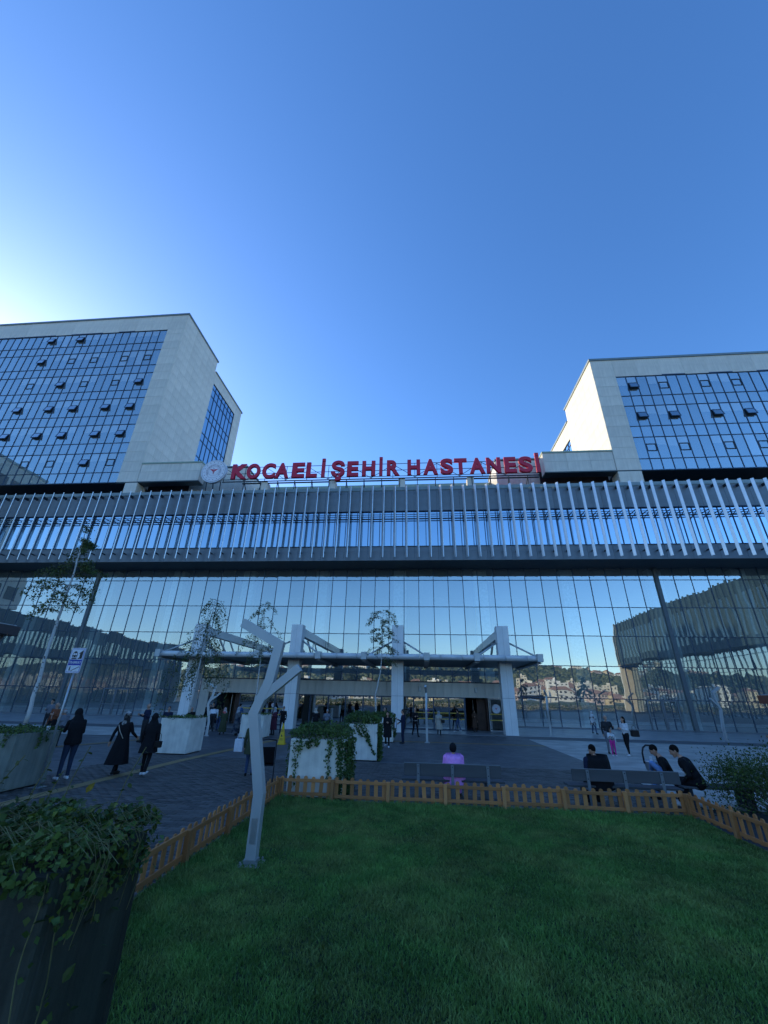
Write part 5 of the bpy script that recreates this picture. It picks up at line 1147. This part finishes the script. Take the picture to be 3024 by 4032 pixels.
    c_ = hv((0, .088, -.048))*s; sv_, sf_ = _sph(c_, .018*s, 1.2, .4, .28); fb.add(sv_, sf_, 1)
    fb.obj('face_features', [HAIR, mat_lip()], t, smooth=True)
    # hair or head cover
    hp_ = []
    def hsp(v, r, sc, m_='h'): hp_.append((hv(v)*s, r*s, hv(v)*s, r*s, m_, sc))
    hm_ = {'h': hairm}
    if hair in ('short', 'long', 'bun', 'receding'):
        hsp((0, -.018 if hair != 'receding' else -.035, .035 if hair != 'receding' else .0), .105, (.80, .95, 1.0 if hair != 'receding' else .8))
        if hair == 'long': hp_.append((hv((0, -.06, .0))*s, .075*s, hv((0, -.09, -.26))*s, .055*s, 'h')); hp_.append((hv((-.06, -.03, .0))*s, .035*s, hv((-.09, .0, -.22))*s, .03*s, 'h')); hp_.append((hv((.06, -.03, .0))*s, .035*s, hv((.09, .0, -.22))*s, .03*s, 'h'))
        if hair == 'bun': hsp((0, -.12, .04), .045, (1, 1, 1))
        blob(hp_, 'hair', t, hm_, .013*s, 1)
    elif hair == 'bald': pass
    elif hair == 'beanie':
        hsp((0, -.015, .02), .122, (.84, .98, 1.05)); blob(hp_, 'hair', t, hm_, .013*s, 1)
    elif hair == 'cap':
        hsp((0, -.01, .05), .106, (.80, .97, .85)); hp_.append((hv((-.04, .09, .055))*s, .018*s, hv((.04, .09, .055))*s, .018*s, 'h')); blob(hp_, 'cap', t, hm_, .013*s, 1)
    elif hair in ('scarf', 'hood'):
        hsp((0, -.022, .015), .118, (.84, .98, 1.12)); hp_.append((hv((0, -.03, -.08))*s, .085*s, (ug((0, -.01, .46)))*s, .125*s, 'h'))
        hp_.append((hv((0, .035, -.105))*s, .045*s, ug((0, .06, .42))*s, .085*s, 'h'))
        for sd_ in (-1, 1): hp_.append((hv((sd_*.05, -.03, -.08))*s, .06*s, ug((sd_*.12, -.01, .44))*s, .065*s, 'h'))
        blob(hp_, 'headscarf' if hair == 'scarf' else 'hood', t, hm_, .015*s, 1)
    if coat:            # (hem height, hem radius, material)
        hem, rr, cm = coat; b = MB(); z1 = 1.40 if sit is None else hz+.46
        st_ = stride*.35
        b.loft([(0, 0, z*s, a*s*B, c_*s*B) for z, a, c_ in ((z1, .14, .085), (z1-.05, .195, .12), (z1-.22, .19, .135), (1.06, .172, .13), (.92, .19, .145+st_*.3), ((.92+hem)/2, (.19+rr)/2+.01, (.16+rr*.8)/2+st_*.5), (hem, rr, rr*.8+st_))], 26, fold=.06, nf=7, cap=False, ph=x)
        b.obj('coat', cm, t, smooth=True)
    if skirt:
        hem, rr, cm = skirt; b = MB(); st_ = stride*.4
        b.loft([(0, 0, z*s, a*s*B, c_*s*B) for z, a, c_ in ((1.06, .155, .12), (.92, .18, .14), ((.92+hem)/2, (.18+rr)/2, (.15+rr*.9)/2+st_*.5), (hem, rr, rr*.9+st_))], 26, fold=.09, nf=8, cap=False, ph=y)
        b.obj('skirt', cm, t, smooth=True)
    if collar:
        b = MB(); b.tube([tuple(ug(v)*s) for v in collar[0]], .012*s, 6); b.obj('stripe', collar[1], t, smooth=True)
    return t
def v_ok(an): return an[2] < .12
_lip = []
def mat_lip():
    if not _lip: _lip.append(mat('lips', (.30, .10, .09), .5))
    return _lip[0]
def bag(name, label, loc, w, d, h, m, strap=.18, cat='bag', rz=0):
    t = thing(name, label, cat, loc, rz); b = MB(); b.box(-w/2, w/2, -d/2, d/2, 0, h); b.obj('bag_body', m, t, bevel=min(w, d, h)*.15)
    b = MB(); b.tube([(-w*.3, 0, h*.95), (-w*.2, 0, h+strap*.8), (0, 0, h+strap), (w*.2, 0, h+strap*.8), (w*.3, 0, h*.95)], .009, 5); b.obj('handle', m, t); return t
LBAG = cloth('leather', (.012, .011, .011), .4); PBAG = cloth('plastic_bag', (.6, .63, .68), .4)
# near left
person('man in a black hood and blue jeans leaning on the left planter, hand to face', -9.58, 11.98, 1.74, 62, BLK, DJEAN, SHW, ('face', 'phone'), lean=10, hair='hood', hairm=BLK, head=(10, .5), near=True, build=1.05, coat=(.82, .18, BLK))
person('woman in a long black abaya with a pale bag strap and patterned headscarf, walking away', -8.75, 12.85, 1.64, -10, BLK, BLK, SHB, ('back', 'fwd'), stride=.16, hair='scarf', hairm=SCW, coat=(.30, .29, BLK), near=True, build=1.08, head=(-20, 0), collar=([(-.15, -.12, .44), (-.02, -.155, .28), (.14, -.13, .08)], BEIGE))
person('woman all in black with wide trousers, white shoes and a small handbag, walking away', -7.92, 12.9, 1.62, 8, BLK, BLK, SHW, ('down', 'down'), stride=.14, hair='scarf', hairm=BLK, coat=(.62, .25, BLK), near=True, build=1.05)
bag('handbag', 'small black handbag at the right hip of the woman in white shoes', (-7.62, 12.85, .72), .2, .1, .17, LBAG, .2)
# people behind the left planter
person('grey bearded older man sitting behind the left edge planter, facing left', -15.0, 18.0, 1.66, 70, GREY, CH, None, ('lap', 'face'), sit=.62, lean=18, hair='receding', hairm=HAIRG, skin=SK2)
person('person in a pale grey jacket standing behind the leftmost birch trunk', -21.4, 24.3, 1.68, 190, GREY, CH, None, ('down', 'phone'))
person('older man in a rust brown jacket over a white shirt, left of the hooded man', -16.6, 19.2, 1.66, 172, BRN, BLK, None, ('hold', 'down'), hair='receding', hairm=HAIRG, collar=([(-.02, .115, .40), (0, .125, .25), (.0, .125, .1)], WHITE), build=1.1)
person('grey haired man in a dark blue jacket behind the women in black', -13.2, 20.8, 1.68, 150, NAVY, CH, None, ('hold', 'hold'), hair='receding', hairm=HAIRG, build=1.1)
person('woman in navy beside the grey haired man behind the women in black', -12.5, 21.4, 1.56, 200, NAVY, CH, None, ('cross', 'down'), hair='short', hairm=HAIRB, coat=(.7, .22, NAVY))
person('bald man in black sitting left of the weeping birch planter', -12.9, 24.5, 1.64, 170, BLK, BLK, None, ('lap', 'lap'), sit=.6, hair='receding', hairm=HAIRG, lean=8, build=1.15)
person('man in a white shirt bending over behind the weeping birch planter', -13.1, 27.5, 1.66, 20, WHITE, CH, None, ('fwd', 'fwd'), lean=48, build=1.15)
person('young man in dark clothes looking over the bent man in white', -13.9, 29.0, 1.62, 190, CH, BLK, None, ('down', 'cross'))
person('man in black standing against the first canopy column', -14.6, 29.6, 1.58, 90, BLK, BLK, None, ('down', 'down'))
person('man in black coming from the left doorway beside the small bent lamp', -14.55, 30.0, 1.48, 188, BLK, BLK, SHW, ('down', 'down'), stride=.12)
person('woman with long dark hair and blue jeans walking into the left doorway', -13.0, 28.2, 1.48, 10, DBRN, JEAN, None, ('down', 'down'), stride=.14, hair='long', build=1.1)
person('woman in a long olive coat and red and white headscarf', -11.5, 25.6, 1.42, 30, GREEN, BLK, None, ('phone', 'down'), hair='scarf', hairm=SCR, coat=(.18, .27, GREEN), stride=.08)
person('man in a blue shirt and black trousers entering the left doorway', -13.1, 31.6, 1.52, 5, BLUE, BLK, None, ('down', 'fwd'), stride=.1)
person('woman in a dark floral long coat and grey headscarf', -10.6, 25.4, 1.48, -25, FLOR, BLK, None, ('down', 'phone'), hair='scarf', hairm=SCG, coat=(.14, .28, FLOR), stride=.1)
person('woman in a long maroon coat and patterned headscarf, right of the bent lamp', -8.75, 26.4, 1.5, 150, MAR, BLK, None, ('cross', 'phone'), hair='scarf', hairm=SCG, coat=(.32, .25, MAR), build=1.12)
person('man in black behind the woman in the maroon coat', -8.6, 27.6, 1.52, 190, BLK, BLK, None, ('down', 'hold'))
person('woman in an olive parka and jeans half hidden behind the near lamp post', -5.05, 13.5, 1.5, 15, GREEN, JEAN, None, ('down', 'down'), stride=.1, hair='scarf', hairm=GREEN, coat=(.66, .23, GREEN), near=True, build=1.1)
bag('shopping_bag', 'white carrier bag in the left hand of the woman in the olive parka', (-5.42, 13.4, .62), .26, .1, .34, PBAG, .16)
t = thing('pushchair', 'black pushchair partly hidden behind the near lamp post', 'pushchair', (-4.35, 12.9, 0), .3)
b = MB(); b.tube([(-.2, -.35, 1.0), (-.22, -.3, 1.02), (-.22, .25, .35), (-.22, .4, .08)], .014, 6); b.tube([(.22, -.3, 1.02), (.22, .25, .35), (.22, .4, .08)], .014, 6); b.tube([(-.22, -.3, 1.02), (0, -.36, 1.05), (.22, -.3, 1.02)], .02, 6); b.tube([(-.22, .1, .5), (-.22, -.3, .08)], .014, 6); b.tube([(.22, .1, .5), (.22, -.3, .08)], .014, 6); b.obj('frame', M['black'], t, smooth=True)
b = MB(); b.add([(-.2, -.12, .45), (.2, -.12, .45), (.2, .25, .42), (-.2, .25, .42), (-.2, -.25, .85), (.2, -.25, .85)], [(0, 1, 2, 3), (0, 4, 5, 1)]); b.box(-.2, .2, -.14, .25, .38, .42); b.obj('seat', BLK, t)
for i, (x_, y_) in enumerate(((-.22, .4), (.22, .4), (-.22, -.3), (.22, -.3))): b = MB(); b.tube([(x_-.015, y_, .08), (x_+.015, y_, .08)], .08, 14); b.obj('wheel', M['rubber'], t)
# middle
person('woman in black sitting behind the ivy planter, head bent to the man in grey', -6.75, 28.6, 1.55, 20, BLK, BLK, None, ('lap', 'lap'), sit=.62, lean=12, hair='scarf', hairm=BEIGE, head=(-25, .3), build=1.2)
person('grey haired man in a grey sweater sitting behind the ivy planter', -6.05, 28.7, 1.55, 10, GREY, CH, None, ('lap', 'lap'), sit=.58, lean=14, hair='short', hairm=HAIRG, head=(30, .3), build=1.1)
person('older man whose face looks over the small ivy planter at the middle column', -2.15, 26.6, 1.62, 185, CH, BLK, None, ('down', 'down'), hair='receding', hairm=HAIRG, skin=SK)
person('woman with long dark hair, black coat and white shoes, walking to the camera', -1.62, 21.9, 1.56, 172, BLK, BLK, SHW, ('phone', 'back'), stride=.12, hair='long', coat=(.48, .22, BLK))
person('man in a navy tracksuit holding a plastic bag, seen from the side', -.95, 23.9, 1.62, 78, NAVY, NAVY, CH, ('phone', 'fwd'), hair='short', hairm=HAIRB, build=1.05)
bag('carrier_bag', 'pale blue carrier bag hanging in front of the man in the navy tracksuit', (-1.33, 23.85, .72), .2, .08, .26, PBAG, .14, rz=1.4)
person('worker in a black vest with white trim, striding by the doors', -.38, 28.3, 1.62, 200, BLK, BLK, SHB, ('phone', 'phone'), stride=.26, hair='bald', hairm=HAIRG, collar=([(-.16, .05, .03), (0, .13, .02), (.16, .05, .03)], WHITE))
person('woman in a beige trench coat and pale headscarf with a dark shoulder bag', 1.15, 29.7, 1.42, 175, BEIGE, BLK, None, ('phone', 'down'), stride=.1, hair='scarf', hairm=SCG, coat=(.42, .24, BEIGE), build=1.15)
bag('shoulder_bag', 'dark shoulder bag at the hip of the woman in the beige trench coat', (1.4, 29.5, .72), .22, .1, .18, LBAG, .25)
person('person in a dark jacket and blue jeans walking past the right doors', 2.6, 32.5, 1.46, 60, CH, JEAN, SHW, ('fwd', 'back'), stride=.2, z0=.03)
person('woman in a long dark brown coat in the right doorway', 3.85, 33.2, 1.42, 190, DBRN, DBRN, None, ('down', 'phone'), hair='scarf', hairm=DBRN, coat=(.3, .22, DBRN), z0=.03)
# right
person('woman in a white headscarf and black and white top near the right glass', 12.5, 34.3, 1.52, 200, WPR, JEAN, None, ('cross', 'down'), stride=.1, hair='scarf', hairm=WHITE, coat=(.66, .23, WPR), z0=.03)
person('man in a dark waistcoat standing behind the little girl', 8.75, 22.4, 1.62, 180, CH, GREY, SHB, ('hold', 'down'), hair='receding', hairm=HAIRB, build=1.12)
person('little girl in a white patterned top and magenta trousers', 8.5, 21.45, 1.12, 175, WPR, MAG, SHW, ('down', 'hold'), hair='short', hairm=HAIRB)
person('woman in a white jacket and black trousers looking at her phone', 9.25, 21.7, 1.6, 110, WHITE, BLK, SHW, ('phone', 'phone'), stride=.1, hair='long')
bag('shoulder_bag', 'large black bag behind the woman in the white jacket', (9.62, 21.6, .78), .34, .16, .26, LBAG, .2)
person('woman with tied hair and a brown top behind the right edge bush', 13.45, 18.6, 1.62, 75, DBRN, CH, None, ('down', 'phone'), hair='bun', hairm=HAIRB)
# seated on the benches
person('person in a pink fleece and black cap sitting on the bench, seen from behind', .78, 11.66, 1.55, 0, PINK, PINK, CH, ('lap', 'phone'), sit=.36, lean=4, hair='beanie', hairm=BLK, near=True, build=1.22, coat=(.36, .24, PINK))
person('man in a black puffer jacket sitting on the right bench, looking down', 4.2, 11.66, 1.68, 18, NAVY, BLK, SHB, ('lap', 'lap'), sit=.36, lean=8, hair='short', head=(20, .6), near=True, build=1.45, coat=(.34, .2, BLK))
person('young man in a black track jacket with white piping sitting at the right end', 6.5, 11.85, 1.84, 58, BLK, BLK, SHW, ('lap', 'lap'), sit=.38, lean=26, hair='short', head=(18, .5), near=True, build=1.2, collar=([(-.14, .02, .46), (-.16, .10, .36), (-.13, .13, .2), (-.12, .13, .08)], WHITE))
person('young man in black with light blue jeans crossed on the bench', 6.15, 12.3, 1.7, 62, BLK, LJEAN, SHB, ('lap', 'phone'), sit=.38, lean=20, hair='short', head=(10, .8), near=True, extra='crossleg')
flush()
t0 = sum(len(o.data.polygons) for o in bpy.data.objects if o.type == 'MESH')
print('objects', len(bpy.data.objects), 'polys', t0)
